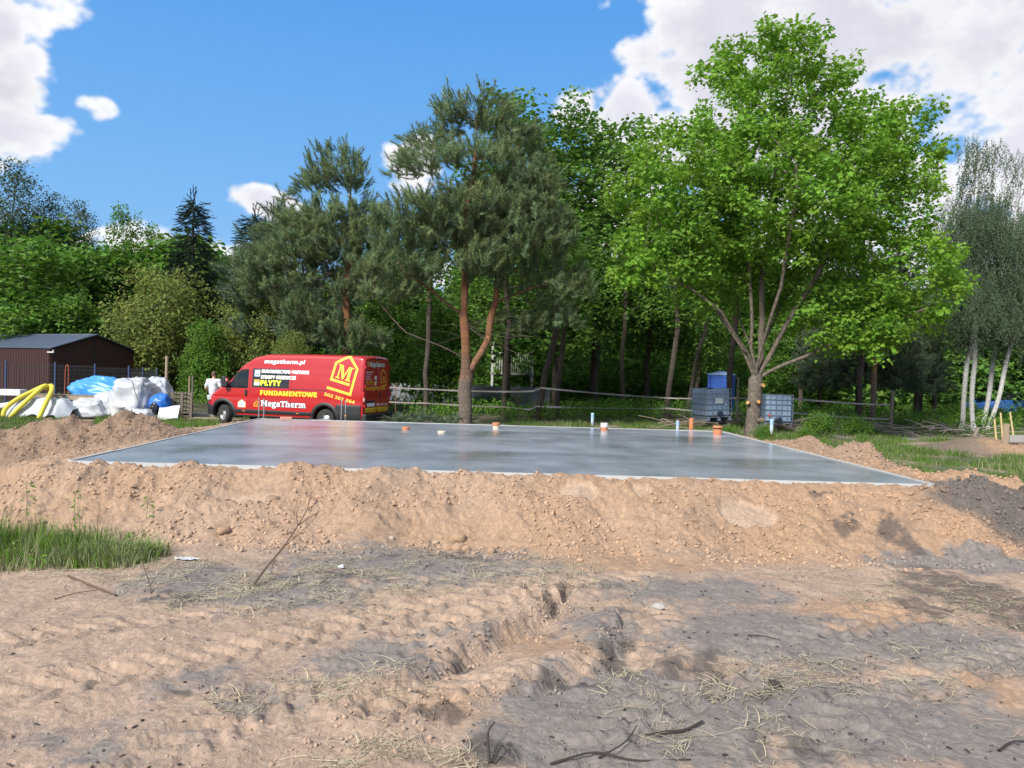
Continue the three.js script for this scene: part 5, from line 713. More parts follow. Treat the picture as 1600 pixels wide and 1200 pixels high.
// a pale wall and a white railing of a house far behind the trunks, and a parked car beyond the birches
{
  const d = 43, L = at(604, 600, d), R = at(862, 600, d), gy = groundY(0, -d), wall = thing('garden_wall', 'pale concrete panel wall glimpsed behind the tree trunks', 'wall', [L.x, gy, -d]);
  const n = 5, w = (R.x - L.x) / n, pm = std([0.27, 0.29, 0.32], 0.9); for (let i = 0; i < n; i++) { for (let k = 0; k < 3; k++) put(wall, 'panel', bx(w - 0.12, 0.39, 0.05, [w * (i + 0.5), 0.2 + k * 0.4, 0], [0, 0, 0], 0.01), pm); put(wall, 'post', bx(0.12, 1.3, 0.12, [w * i, 0.65, 0], [0, 0, 0], 0.015), pm); }
  const h = at(800, 585, 47), bal = thing('balcony', 'white slatted balcony railing seen between the trunks', 'balcony', [h.x, groundY(h.x, -47), -47]), y0 = at(800, 584, 47).y - groundY(h.x, -47), wm = std([0.42, 0.42, 0.42], 0.7); put(bal, 'floor', bx(2.6, 0.12, 1.0, [0, y0, 0]), wm); for (const x of [-1.2, 1.2]) put(bal, 'post', bx(0.14, y0 + 1.9, 0.14, [x, (y0 + 1.9) / 2, 0.4]), wm); put(bal, 'handrail', bx(2.6, 0.06, 0.06, [0, y0 + 1.25, 0.45]), wm); for (let i = 0; i < 18; i++) put(bal, 'baluster', bx(0.05, 1.2, 0.03, [-1.2 + i * 0.141, y0 + 0.65, 0.45]), wm);
  const c = at(1568, 636, 47), car = thing('parked_car', 'blue car with pale roof parked beyond the leaning birches', 'car', [c.x, groundY(c.x, -47), -47], 0.35), bl = phys([0.03, 0.11, 0.36], 0.35, { clearcoat: 0.8 }), prof = (pts, w, m, name) => { const s = new THREE.Shape(pts.map(([x, y]) => new THREE.Vector2(x, y))); return put(car, name, new THREE.ExtrudeGeometry(s, { depth: w, bevelEnabled: true, bevelSize: 0.05, bevelThickness: 0.06, bevelSegments: 2 }).translate(0, 0, -w / 2), m); };
  prof([[-2.1, 0.35], [-2.12, 0.75], [-1.9, 0.92], [-0.9, 1.0], [1.7, 1.0], [2.1, 0.9], [2.12, 0.35]], 1.6, bl, 'body'); prof([[-1.0, 1.0], [-0.35, 1.42], [1.25, 1.44], [1.8, 1.02]], 1.4, phys([0.02, 0.025, 0.03], 0.08), 'window_band'); prof([[-0.4, 1.44], [-0.25, 1.5], [1.1, 1.51], [1.3, 1.46]], 1.36, phys([0.62, 0.65, 0.68], 0.3), 'roof'); for (const x of [-1.35, 1.35]) for (const z of [-0.78, 0.78]) put(car, 'wheel', cy(0.31, 0.31, 0.2, [x, 0.31, z], [Math.PI / 2, 0, 0], 22), M.blackp);
}

// ---------------------------------------------------------------- left: shed, mesh fence, heaps of building material, the man
{
  // sheet metal shed: gable towards the plot's right, long side running out of view
  const d = 37.5, corner = at(77, 600, d), gy = groundY(corner.x, -d), shed = thing('metal_shed', 'dark brown ribbed metal shed with blue grey roof at the wood edge', 'shed', [corner.x, gy, -d], THREE.MathUtils.degToRad(-30));
  const eave = at(77, 544, d).y - gy, W = 4.4, Ln = 9, ridge = eave + 0.74, brown = std([0.055, 0.023, 0.02], 0.5), roofM = std([0.11, 0.14, 0.2], 0.42);
  // local axes: +x along the gable, -x.. long side along -z turned; ribs stand proud one by one
  const ribG = new THREE.BoxGeometry(0.035, 1, 0.02), wallLong = put(shed, 'long_wall', bx(Ln, eave, 0.04, [-Ln / 2, eave / 2, 0]), brown);
  for (let i = 0; i < 60; i++) { const m = put(wallLong, 'rib', ribG, brown); m.scale.y = eave; m.position.set(-0.08 - i * 0.15, eave / 2, 0.03); }
  const gs = new THREE.Shape([[0, 0], [W, 0], [W, eave], [W / 2, ridge], [0, eave]].map(([x, y]) => new THREE.Vector2(x, y))), gable = put(shed, 'gable_wall', new THREE.ExtrudeGeometry(gs, { depth: 0.04, bevelEnabled: false }).rotateY(Math.PI / 2).translate(-0.02, 0, 0), brown);
  for (let i = 0; i < 34; i++) { const z = 0.1 + i * (W - 0.2) / 33, h = eave + (ridge - eave) * (1 - Math.abs(z - W / 2) / (W / 2)) - 0.02, m = put(gable, 'rib', ribG, brown); m.scale.y = h; m.rotation.y = Math.PI / 2; m.position.set(0.03, h / 2, -z); }
  put(gable, 'door_seam', bx(0.02, ridge - 0.1, 0.06, [0.04, ridge / 2, -W / 2]), M.blackp);
  for (const s of [0, 1]) { const L = Math.hypot(W / 2 + 0.15, (ridge - eave) * 1.06), a = Math.atan2(ridge - eave, W / 2), rf = put(shed, 'roof_slope', bx(Ln + 0.35, 0.03, L, [-Ln / 2 + 0.1, (eave + ridge) / 2 + 0.03, s ? -W * 0.75 - 0.03 : -W * 0.25 + 0.03], [s ? -a : a, 0, 0]), roofM); if (!s) for (let i = 0; i < 40; i++) { const m = put(rf, 'roof_rib', bx(0.03, 0.024, L, [0, 0.02, 0], [a, 0, 0]), roofM); m.position.set(0.2 - i * 0.235, (eave + ridge) / 2 + 0.03, -W * 0.25 + 0.03); } }
  put(shed, 'barge_board', [0, 1].map((s) => rod(V(0.16, eave - 0.04, s ? -W - 0.1 : 0.1), V(0.16, ridge + 0.05, -W / 2), 0.04, 0.04, 5)), M.blackp);
  const lamp = put(shed, 'spout', [cy(0.035, 0.035, 0.5, [0.2, eave - 0.2, 0.08], [0, 0, Math.PI / 2]), cy(0.035, 0.04, 0.14, [0.44, eave - 0.15, 0.08])], M.white);
  // welded mesh fence with blue posts
  const fence = thing('mesh_fence', 'dark welded mesh fence with blue posts before the shed', 'fence'), blueP = std([0.022, 0.045, 0.13], 0.5), wire = std([0.035, 0.04, 0.05], 0.5);
  const posts = [[-70, 560, 33.6], [9, 562, 34], [86, 566, 34.4], [148, 569, 34.8], [201, 572, 35.2], [223, 574, 37], [245, 575, 39]].map(([x, y, q]) => { const b = at(x, 600, q), g0 = groundY(b.x, -q), top = at(x, y, q).y; const m = put(fence, 'post', bx(0.07, top - g0, 0.07, [b.x, (top + g0) / 2, -q], [0, 0, 0], 0.01), blueP); put(m, 'post_cap', bx(0.08, 0.02, 0.08, [b.x, top + 0.01, -q]), M.blackp); return [V(b.x, g0, -q), top - g0]; });
  for (let i = 0; i + 1 < posts.length; i++) { const [a, ha] = posts[i], [b] = posts[i + 1], hh = ha - 0.12, L = Math.hypot(b.x - a.x, b.z - a.z), ang = Math.atan2(-(b.z - a.z), b.x - a.x), g = []; for (let y = 0.06; y < hh; y += 0.2) g.push(bx(L, 0.008, 0.008, [L / 2, y, 0])); for (let x = 0.03; x < L; x += 0.05) g.push(bx(0.006, hh, 0.006, [x, hh / 2, 0.006])); for (const y of [0.2, 0.8, hh - 0.05]) g.push(bx(L, 0.012, 0.02, [L / 2, y, -0.012])); const m = put(fence, 'mesh_panel', g, wire); m.position.copy(a); m.rotation.y = ang; }
  const ca = at(104, 600, 34.3), cab = single('extension_cable', [tube([[-0.05, 0.02, 0.1], [-0.03, 0.9, 0.08], [0.03, 1.85, 0.1], [0.10, 1.9, 0.1], [0.13, 1.0, 0.1], [0.17, 0.3, 0.12], [0.16, 0.02, 0.15]], 0.014, 6, 50)], std([0.5, 0.13, 0.06], 0.6), 'red cable hung in a loop over the mesh fence', 'cable'); cab.position.set(ca.x, groundY(ca.x, -34.3), -34.3);
  // wooden poles of the old fence behind the man
  for (const [px, y, q, r0, m, label] of [[260, 556, 33, 0.07, M.plank, 'pale round pole behind the wrapped bags'], [301, 587, 34, 0.05, M.oldwood, 'dark fence post left of the man'], [296, 588, 34.3, 0.04, M.plank, 'thin grey post beside the dark fence post']]) { const b = at(px, 600, q), g0 = groundY(b.x, -q), s = single('wooden_post', cy(r0, r0 * 0.9, at(px, y, q).y - g0, [0, (at(px, y, q).y - g0) / 2, 0], [0, 0, 0], 12), m, label, 'post'); s.position.set(b.x, g0, -q); }
}
// sacks, sheets and heaps: soft lumps from a noise-bent superellipsoid
function lump(w, h, d, seed, { sag = 0.25, rough = 0.08, n = 40, power = 0.75 } = {}) {
  const g = new THREE.SphereGeometry(1, n, Math.round(n * 0.7)), p = g.attributes.position, sp = (v) => Math.sign(v) * Math.pow(Math.abs(v), power);
  for (let i = 0; i < p.count; i++) { let x = p.getX(i), y = p.getY(i), z = p.getZ(i); const k = 1 + rough * (n3(x * 2 + seed, y * 2, z * 2) + 0.55 * n3(x * 5 + seed, y * 5, z * 5) + 0.55 * Math.abs(n3(x * 9 + seed, y * 5, z * 9)) + 0.3 * Math.abs(n3(x * 19 + seed, y * 13, z * 19))); x = sp(x) * k; y = sp(y) * k; z = sp(z) * k; const low = 1 + sag * clamp(-y); p.setXYZ(i, x * w / 2 * low, Math.max(-0.96, y) * h / 2 + h / 2, z * d / 2 * low); }
  const m = mergeVertices(g.deleteAttribute('uv'), 1e-4); m.computeVertexNormals(); return m;
}
function sheet(w, d, nx, nz, fn) { const g = new THREE.PlaneGeometry(w, d, nx, nz).rotateX(-Math.PI / 2), p = g.attributes.position; for (let i = 0; i < p.count; i++) { const q = fn(p.getX(i), p.getZ(i)); p.setXYZ(i, ...q); } g.computeVertexNormals(); return g; }
{
  const spot = (px, py, d) => { const p = at(px, py, d); return [p.x, groundY(p.x, -d), -d]; }, H = (px, py, d) => at(px, py, d).y - groundY(at(px, py, d).x, -d);
  const wrap = phys([0.42, 0.44, 0.48], 0.35, { clearcoat: 0.4, clearcoatRoughness: 0.3 }), blueT = phys([0.05, 0.26, 0.62], 0.4), foam = std([0.58, 0.59, 0.61], 0.8), clearf = phys([0.42, 0.46, 0.52], 0.25, { clearcoat: 0.5 });
  const lumpAt = (name, label, cat, px, py, d, w, h, dp, seed, m, o) => { const t = single(name, lump(w, h, dp, seed, o), m, label, cat); t.position.set(...spot(px, py, d)); return t; };
  lumpAt('wrapped_bag', 'big white bag of material wrapped in crumpled foil', 'bag', 209, 650, 28.6, 1.45, H(209, 590, 28.6), 1.3, 3, wrap, { rough: 0.13, n: 64 });
  const strap = single('strap', tube([[0, 0, 0], [0.22, -0.55, 0.10], [0.42, -1.0, 0.08]], 0.015, 6), std([0.12, 0.13, 0.15], 0.6), 'dark strap running down the big white bag', 'strap'); { const p = at(206, 594, 27.85); strap.position.copy(p); }
  lumpAt('wrapped_bag', 'grey translucent foil covered load behind the big white bag', 'bag', 246, 630, 29.4, 1.0, H(246, 592, 29.4), 0.9, 9, clearf, { rough: 0.14, n: 48 });
  lumpAt('tarpaulin', 'bright blue tarpaulin over a heap left of the big bag', 'tarpaulin', 160, 640, 29.6, 2.3, H(160, 592, 29.6), 1.3, 17, blueT, { rough: 0.16, n: 64, power: 0.85 });
  lumpAt('blue_bag', 'small blue bag tucked at the right of the big white bag', 'bag', 250, 640, 28.2, 0.7, H(250, 617, 28.2), 0.6, 21, std([0.02, 0.14, 0.55], 0.4), { rough: 0.14 });
  lumpAt('rubbish_bag', 'black rubbish bag beneath the small blue bag', 'bag', 243, 650, 28, 0.42, H(243, 630, 28), 0.5, 22, std([0.012, 0.013, 0.02], 0.35), { rough: 0.2 });
  lumpAt('wrapped_bag', 'white sack with dark print below the pallet end', 'sack', 140, 645, 28.2, 1.2, H(140, 622, 28.2), 0.8, 25, wrap, { rough: 0.16 }); lumpAt('wrapped_bag', 'low white sack at the foot of the big bag', 'sack', 218, 653, 27.6, 1.0, 0.42, 0.6, 27, wrap, { rough: 0.15 }); lumpAt('wrapped_bag', 'white sack between the pallet and the blue tarpaulin', 'sack', 165, 630, 28.4, 0.75, H(165, 612, 28.4), 0.6, 29, wrap, { rough: 0.12 });
  // white sheet draped on the heap at the left
  const sh = single('plastic_sheet', sheet(2.3, 1.1, 40, 18, (x, z) => { const e = Math.max(0, Math.abs(x) - 0.75) * 0.9 + Math.max(0, z) * 1.1, y = 0.72 - e + 0.07 * n2(x * 4 + 3, z * 4) + 0.05 * Math.sin(x * 9 + z * 3) * clamp(z + 0.5); return [x, Math.max(0.03 + 0.03 * n2(x * 5, z * 5), y), z * 0.8]; }), wrap, 'pale plastic sheet draped under the yellow hoses', 'sheet'); sh.position.set(...spot(62, 650, 27.4)); sh.material = phys([0.40, 0.43, 0.48], 0.4, { side: THREE.DoubleSide });
  // foam blocks, pallet on supports, bucket, boards
  const blk = single('foam_block', bx(0.85, 0.22, 0.5, [0, 0, 0], [0, 0.1, 0], 0.015), foam, 'white foam block lying at the left end of the raised pallet', 'foam'); { const p = at(18, 613, 28.4); blk.position.copy(p); }
  const s1 = spot(95, 640, 28.6), rk = thing('timber_rack', 'raised weathered timber platform behind the yellow hoses', 'platform', s1), top = H(95, 617, 28.6); for (let i = 0; i < 9; i++) put(rk, 'plank', bx(0.26, 0.03, 0.85, [-1.15 + i * 0.31, top, 0]), M.oldwood); for (const z of [-0.38, 0, 0.38]) put(rk, 'bearer', bx(2.75, 0.09, 0.07, [0.1, top - 0.06, z]), M.plank); for (const x of [-1.1, 0.1, 1.3]) for (const z of [-0.35, 0.35]) put(rk, 'support', bx(0.14, top - 0.1, 0.14, [x, (top - 0.1) / 2, z]), M.oldwood);
  put(rk, 'end_board', bx(2.75, 0.14, 0.03, [0.1, top - 0.08, 0.45]), M.plank);
  const fb = single('foam_board', bx(1.3, 0.05, 0.6, [0, 0, 0], [0.2, 0.3, 0.14]), foam, 'white foam board slanting at the left border below the hoses', 'foam'); { const p = at(12, 632, 27.6); fb.position.copy(p); }
  const bs = spot(184, 655, 27.2), bk = thing('bucket', 'white plastic bucket before the big white bag', 'bucket', bs); put(bk, 'bucket_body', new THREE.LatheGeometry([[0, 0.01], [0.15, 0.01], [0.155, 0.03], [0.185, 0.42], [0.195, 0.42], [0.195, 0.44], [0.178, 0.44], [0.145, 0.03]].map(([a, b]) => new THREE.Vector2(a * 1.2, b * 1.15)), 28), M.white); put(bk, 'handle', new THREE.TorusGeometry(0.22, 0.006, 6, 24, Math.PI).rotateX(2.3).translate(0, 0.42, 0), M.steel);
  const st = spot(284, 640, 28.9), stack = Array.from({ length: 7 }, (_, k) => { const t = thing('wooden_pallet', ['bottom', 'second lowest', 'third lowest', 'middle', 'third highest', 'second highest', 'topmost'][k] + ' pallet of the stack beside the man', 'pallet', [st[0] + 0.03 * n2(k * 3.3, 1), st[1] + k * 0.146, st[2]], 0.35 + 0.05 * n2(k, 7), 'pallet stack beside the man'); pallet(t); t.scale.set(0.62, 1, 0.9); return t; });
  const cb = single('cardboard_box', bx(0.34, 0.5, 0.5, [0, 0.45, 0], [0, 0.3, 0], 0.006), std([0.36, 0.27, 0.19], 0.9), 'cardboard box between the foil load and the pallet stack', 'box'); cb.position.set(...spot(266, 640, 28.9)); const yb = single('yellow_crate', bx(0.4, 0.26, 0.4, [0, 0.42, 0], [0, 0.2, 0], 0.02), std([0.6, 0.55, 0.04], 0.5), 'yellow container peeping out behind the small blue bag', 'crate'); yb.position.set(...spot(258, 640, 29));
  const fs = single('foam_sheet', sheet(0.75, 0.6, 12, 10, (x, z) => [x, 0.30 - z * 0.75 + 0.05 * Math.sin(x * 5), z * 0.35 + 0.04 * n2(x * 4, z * 4)]), std([0.5, 0.52, 0.56], 0.7, { side: THREE.DoubleSide }), 'crumpled pale foam sheet leaning before the pallet stack', 'foam'); fs.position.set(...spot(263, 648, 27.6));
  for (const [px, py, d, L, a, label] of [[296, 643, 28.2, 2.2, 0.25, 'long loose plank lying toward the van front'], [305, 640, 28.8, 1.7, -0.1, 'second loose plank near the van front'], [278, 648, 27.8, 1.5, 0.5, 'short plank half in the grass before the pallet stack']]) { const p = spot(px, py, d), b = single('plank', bx(L, 0.05, 0.15, [0, 0.08, 0], [0, a, 0.02], 0.006), M.plank, label, 'plank'); b.position.set(...p); }
  const gb = single('concrete_board', bx(1.6, 0.16, 0.5, [0, 0.12, 0], [0, 0.05, 0], 0.01), std([0.42, 0.41, 0.38], 0.9), 'pale board lying behind the planks before the man', 'board'); gb.position.set(...spot(306, 634, 29.6));
  // three corrugated yellow hoses
  const hose = (pts, label) => { const cu = new THREE.CatmullRomCurve3(pts.map(([x, y, d]) => at(x, y, d))), L = cu.getLength(), g = new THREE.TubeGeometry(cu, Math.round(L * 90), 0.078, 12), p = g.attributes.position, nn = g.attributes.normal; const rows = p.count / 13; for (let i = 0; i < p.count; i++) { const k = Math.floor(i / 13) / (rows - 1) * L / 0.03, s = 0.006 * Math.sin(k * 6.283 / 1.6); p.setXYZ(i, p.getX(i) + nn.getX(i) * s, p.getY(i) + nn.getY(i) * s, p.getZ(i) + nn.getZ(i) * s); } g.computeVertexNormals(); single('corrugated_hose', g, std([0.62, 0.52, 0.05], 0.45), label, 'hose', 'yellow corrugated hoses'); };
  hose([[4, 655, 26.9], [8, 640, 27], [25, 625, 27.2], [50, 612, 27.6], [68, 604, 27.9], [76, 606, 28.2]], 'yellow hose arching lowest at the left border'); hose([[14, 657, 26.8], [20, 648, 26.9], [38, 630, 27.1], [58, 612, 27.5], [70, 603, 27.8], [78, 607, 28.1]], 'yellow hose arching in the middle of the three'); hose([[60, 655, 26.6], [66, 642, 26.8], [74, 625, 27.1], [81, 610, 27.6], [80, 603, 28], [72, 606, 28.3]], 'yellow hose bending down steeply on the right of the three');
}
// the man behind the van, his back to us
{
  const d = 29.6, p = at(334, 600, d), gy = groundY(p.x, -d), Hh = at(334, 580, d).y - gy, k = Hh / 1.8;
  const cap = (P, a, b, ra, rb) => { const bx_ = b.x - a.x, by = b.y - a.y, bz = b.z - a.z, px = P.x - a.x, py = P.y - a.y, pz = P.z - a.z, t = Math.min(1, Math.max(0, (px * bx_ + py * by + pz * bz) / (bx_ * bx_ + by * by + bz * bz))), x = px - bx_ * t, y = py - by * t, z = pz - bz * t; return Math.sqrt(x * x + y * y + z * z) - ra - (rb - ra) * t; };
  const smin = (a, b, q) => { const h = clamp(0.5 + 0.5 * (b - a) / q); return lerp(b, a, h) - q * h * (1 - h); };
  function meshOf(field, lo, hi, res) { const c = lo.clone().add(hi).multiplyScalar(0.5), half = Math.max(hi.x - lo.x, hi.y - lo.y, hi.z - lo.z) / 2, mc = new MarchingCubes(res, new THREE.MeshStandardMaterial(), false, false, 120000), P = V(0, 0, 0); mc.isolation = 0; for (let z = 0; z < res; z++) for (let y = 0; y < res; y++) for (let x = 0; x < res; x++) { P.set(c.x + (x / (res / 2) - 1) * half, c.y + (y / (res / 2) - 1) * half, c.z + (z / (res / 2) - 1) * half); mc.field[x + y * res + z * res * res] = -field(P); } mc.update(); const n = mc.count, pos = new Float32Array(n * 3), nor = new Float32Array(n * 3); for (let i = 0; i < n * 3; i++) { pos[i] = mc.positionArray[i] * half + [c.x, c.y, c.z][i % 3]; nor[i] = mc.normalArray[i]; } const g = new THREE.BufferGeometry(); g.setAttribute('position', new THREE.BufferAttribute(pos, 3)); g.setAttribute('normal', new THREE.BufferAttribute(nor, 3)); g.deleteAttribute('normal'); const mg = mergeVertices(g, 1e-4); mg.computeVertexNormals(); return mg; }
  const J = { hipL: V(-0.09, 0.93, 0), hipR: V(0.09, 0.93, 0), kneeL: V(-0.11, 0.49, 0.02), kneeR: V(0.11, 0.49, 0.02), ankL: V(-0.12, 0.08, -0.02), ankR: V(0.12, 0.08, -0.02), pel: V(0, 0.98, 0), waist: V(0, 1.12, 0), chest: V(0, 1.32, -0.01), neck: V(0, 1.50, 0), shL: V(-0.19, 1.43, 0), shR: V(0.19, 1.43, 0), elL: V(-0.28, 1.16, 0.05), elR: V(0.27, 1.17, 0.04), wrL: V(-0.18, 0.98, -0.14), wrR: V(0.2, 0.98, -0.15) };
  const bones = []; for (const s of ['L', 'R']) {
    const sx = s === 'L' ? -1 : 1, w = J['wr' + s], A = J['ank' + s].x;
    bones.push([J['sh' + s], J['el' + s], 0.058, 0.044, 0.04], [J['el' + s], w, 0.043, 0.030, 0.02], [J['hip' + s], J['knee' + s], 0.095, 0.062, 0.04], [J['knee' + s], J['ank' + s], 0.06, 0.042, 0.03], [V(A, 0.04, 0.03), V(A, 0.035, -0.16), 0.045, 0.04, 0.03], [w, w.clone().add(V(-sx * 0.04, -0.05, -0.05)), 0.03, 0.032, 0.02]);
    for (let q = 0; q < 4; q++) { const b = w.clone().add(V(-sx * 0.03 + (q - 1.5) * 0.021, -0.08, -0.06)), m = b.clone().add(V(-sx * 0.01, -0.035 - 0.004 * (1 - Math.abs(q - 1.5)), -0.012)); bones.push([b, m, 0.0095, 0.009, 0.006], [m, m.clone().add(V(0, -0.025, 0.012)), 0.009, 0.008, 0.004]); }
    bones.push([w.clone().add(V(sx * 0.01, -0.03, -0.05)), w.clone().add(V(sx * 0.02, -0.075, -0.075)), 0.011, 0.009, 0.008], [V(sx * 0.08, 1.685, 0), V(sx * 0.081, 1.665, 0), 0.016, 0.014, 0.01]);
  }
  bones.push([J.neck, V(0, 1.58, -0.01), 0.055, 0.055, 0.03], [V(0, 1.70, -0.10), V(0, 1.665, -0.122), 0.010, 0.014, 0.012]);
  const body = (P) => { let f = cap(P, J.pel, J.waist, 0.145, 0.135); f = smin(f, cap(P, J.waist, J.chest, 0.135, 0.155), 0.08); f = smin(f, cap(P, J.shL, J.shR, 0.075, 0.075), 0.08); f = smin(f, cap(P, J.chest, J.neck, 0.1, 0.06), 0.06); for (const [a, b, r0, r1, q] of bones) f = smin(f, cap(P, a, b, r0, r1), q); return smin(f, Math.hypot(P.x / 0.078, (P.y - 1.685) / 0.112, (P.z + 0.015) / 0.096) * 0.09 - 0.09, 0.02); };
  const t = thing('person', 'man in white T-shirt and dark trousers standing with his back turned by the van front', 'person', [p.x, gy, -d], 0.15); t.scale.setScalar(k);
  put(t, 'body', meshOf(body, V(-0.45, -0.02, -0.45), V(0.45, 1.84, 0.45), 124), std([0.48, 0.27, 0.18], 0.7));
  const slL = J.shL.clone().lerp(J.elL, 0.68), slR = J.shR.clone().lerp(J.elR, 0.68), mid = V(0, 0.97, 0), t0 = V(0, 0.95, 0), t1 = V(0, 1.0, 0);
  const shirt = (P) => Math.max(smin(smin(cap(P, mid, J.waist, 0.168, 0.158), cap(P, J.waist, J.chest, 0.158, 0.172), 0.06), Math.min(smin(cap(P, J.shL, J.shR, 0.09, 0.09), cap(P, J.chest, J.neck, 0.115, 0.07), 0.05), Math.min(cap(P, J.shL, slL, 0.078, 0.07), cap(P, J.shR, slR, 0.078, 0.07))), 0.05) + 0.006 * n3(P.x * 14, P.y * 9, P.z * 14), 0.93 - P.y, P.y - 1.515);
  put(t, 't_shirt', meshOf(shirt, V(-0.4, 0.9, -0.3), V(0.4, 1.55, 0.3), 70), std([0.58, 0.61, 0.66], 0.9));
  const trousers = (P) => { let f = cap(P, t0, t1, 0.158, 0.152); for (const s of ['L', 'R']) { f = smin(f, cap(P, J['hip' + s], J['knee' + s], 0.108, 0.08), 0.04); f = smin(f, cap(P, J['knee' + s], J['ank' + s], 0.08, 0.07), 0.03); } return Math.max(f, P.y - 1.03, 0.06 - P.y); };
  put(t, 'trousers', meshOf(trousers, V(-0.4, 0.02, -0.3), V(0.4, 1.06, 0.3), 80), std([0.025, 0.03, 0.045], 0.9));
  const hair = (P) => { return Math.max(Math.hypot(P.x / 0.085, (P.y - 1.695) / 0.115, (P.z + 0.002) / 0.10) * 0.095 - 0.095, 1.645 - P.y + (P.z < -0.02 ? (-0.02 - P.z) * 2.2 : 0)) + 0.003 * n3(P.x * 60, P.y * 60, P.z * 60); };
  put(t, 'hair', meshOf(hair, V(-0.13, 1.55, -0.15), V(0.13, 1.86, 0.15), 48), std([0.11, 0.065, 0.04], 0.85));
}

// ---------------------------------------------------------------- crumbs, straw, grass, sticks and stones
{
  const r = rng(123), lumpG = [1, 2, 3].map((s) => { const g = new THREE.IcosahedronGeometry(1, 1), p = g.attributes.position; for (let i = 0; i < p.count; i++) { const v = V(p.getX(i), p.getY(i), p.getZ(i)), k = 0.78 + 0.4 * n3(v.x * 1.5 + s * 9, v.y * 1.5, v.z * 1.5); p.setXYZ(i, v.x * k, v.y * k * 0.75, v.z * k); } const m = mergeVertices(g.deleteAttribute('normal').deleteAttribute('uv'), 1e-3); m.computeVertexNormals(); return m; });
  const sets = lumpG.map(() => [[], []]);
  const crumb = (x, d, s, dark = 1) => { const k = Math.floor(r() * 3), c = soil(x, d), v = (0.8 + 0.35 * r()) * dark; sets[k][0].push(mat4([x, groundHeight(x, d) + s * 0.25, -d], [r() * 3, r() * 6, r() * 3], [s * (0.8 + 0.5 * r()), s * (0.7 + 0.4 * r()), s])); sets[k][1].push(lin(c[0] * v, c[1] * v, c[2] * v)); };
  const size = (lo, hi, e = 3) => lo + (hi - lo) * Math.pow(r(), e);
  for (let i = 0; i < 13000; i++) { const a = -0.06 + 1.14 * r(), p = slabXZ(a, 0), d = -p.z - 0.1 - 1.75 * Math.pow(r(), 0.75); if (n2(p.x * 1.1 + 4, d * 1.4) + 0.35 * n2(p.x * 4, d * 4) < -0.12 + 0.2 * r() || SMOOTH.some((q) => inPatch(q, p.x, d) > 0)) continue; crumb(p.x, d, size(0.005, 0.03, 4)); }
  for (let i = 0; i < 750; i++) { const a = -0.05 + 1.1 * r(), p = slabXZ(a, 0), d = -p.z - 1.45 - 0.5 * r(); crumb(p.x, d, size(0.006, 0.034, 5)); }
  for (let i = 0; i < 4200; i++) { const d = 3 + 4.8 * r(), x = (r() - 0.5) * 1.5 * d; if (n2(x * 1.3 + 30, d * 1.3) < 0.02) continue; crumb(x, d, size(0.003, 0.012, 3)); }
  for (const L of LIPS) for (let i = 0; i < 600; i++) { const k = r() * (L.p.length - 1), a = Math.floor(k), t = k - a, x = lerp(L.p[a][0], L.p[a + 1][0], t) + (r() - 0.6) * 0.3, d = lerp(L.p[a][1], L.p[a + 1][1], t) + (r() - 0.5) * 0.3; crumb(x, d, size(0.003, 0.017, 3), 0.9); }
  for (const [mx, md, rx, rd] of MOUNDS) { const n = md < 10 ? 1500 : 800; for (let i = 0; i < n; i++) { const a = r() * 6.283, q = 1.3 * Math.sqrt(r()); crumb(mx + Math.cos(a) * rx * q, md + Math.sin(a) * rd * q, size(0.007, md < 10 ? 0.04 : 0.034, 4)); } }
  for (let i = 0; i < 2500; i++) { const x = -5.5 - 3.6 * r(), d = 9 + 8 * r(); crumb(x - (d - 9) * 0.1, d, size(0.006, 0.03, 4)); }
  for (let i = 0; i < 1200; i++) { const x = 5.1 + 1.5 * r(), d = 9 + 8 * r(); crumb(x, d, size(0.006, 0.03, 4)); }
  const clod = std([1, 1, 1], 0.97); sets.forEach(([m, c]) => tag(scatter(scene, 'sand_crumbs', lumpG[sets.findIndex((q) => q[0] === m)], clod, m, c), 'loose crumbs of sand and soil strewn over bank and ground', 'soil crumbs'));
  // dry straw pressed into the ground
  const blade = (L, w, bend, rise, n = 4) => { const pos = [], idx = []; for (let i = 0; i <= n; i++) { const t = i / n, x = L * t, z = bend * t * t, y = rise * Math.sin(t * Math.PI), ww = w * (1 - 0.6 * t); pos.push(x, y, z - ww, x, y + 0.0006, z + ww); } for (let i = 0; i < n; i++) { const a = i * 2; idx.push(a, a + 1, a + 2, a + 1, a + 3, a + 2); } const g = new THREE.BufferGeometry(); g.setAttribute('position', new THREE.Float32BufferAttribute(pos, 3)); g.setIndex(idx); g.computeVertexNormals(); return g; };
  const strawG = [blade(0.12, 0.0024, 0.03, 0.005), blade(0.17, 0.0025, -0.04, 0.008), blade(0.08, 0.0022, 0.012, 0.009)], ss = strawG.map(() => [[], []]);
  const straw = (x, d, c, s = 1) => { const k = Math.floor(r() * 3); ss[k][0].push(mat4([x, groundHeight(x, d) + 0.004 + 0.008 * r(), -d], [(r() - 0.5) * 0.3, r() * 6.283, (r() - 0.5) * 0.16], [s, s, s])); ss[k][1].push(c); };
  for (const q of STRAW) { const n = Math.round(clamp(q.rx * q.rd * 3600 * q.k, 500, 4200)); for (let i = 0; i < n; i++) { const a = r() * 6.283, u = Math.pow(r(), 0.6) * 1.15, x = q.x + Math.cos(a) * q.rx * u, d = q.d + Math.sin(a) * q.rd * u; if (n2(x * 2.2, d * 2.2) + 0.5 * n2(x * 6, d * 6) < -0.05) continue; const v = 0.4 + 0.75 * r(); straw(x, d, lin(0.47 * v, 0.41 * v, 0.28 * v), 0.45 + 0.65 * r()); } }
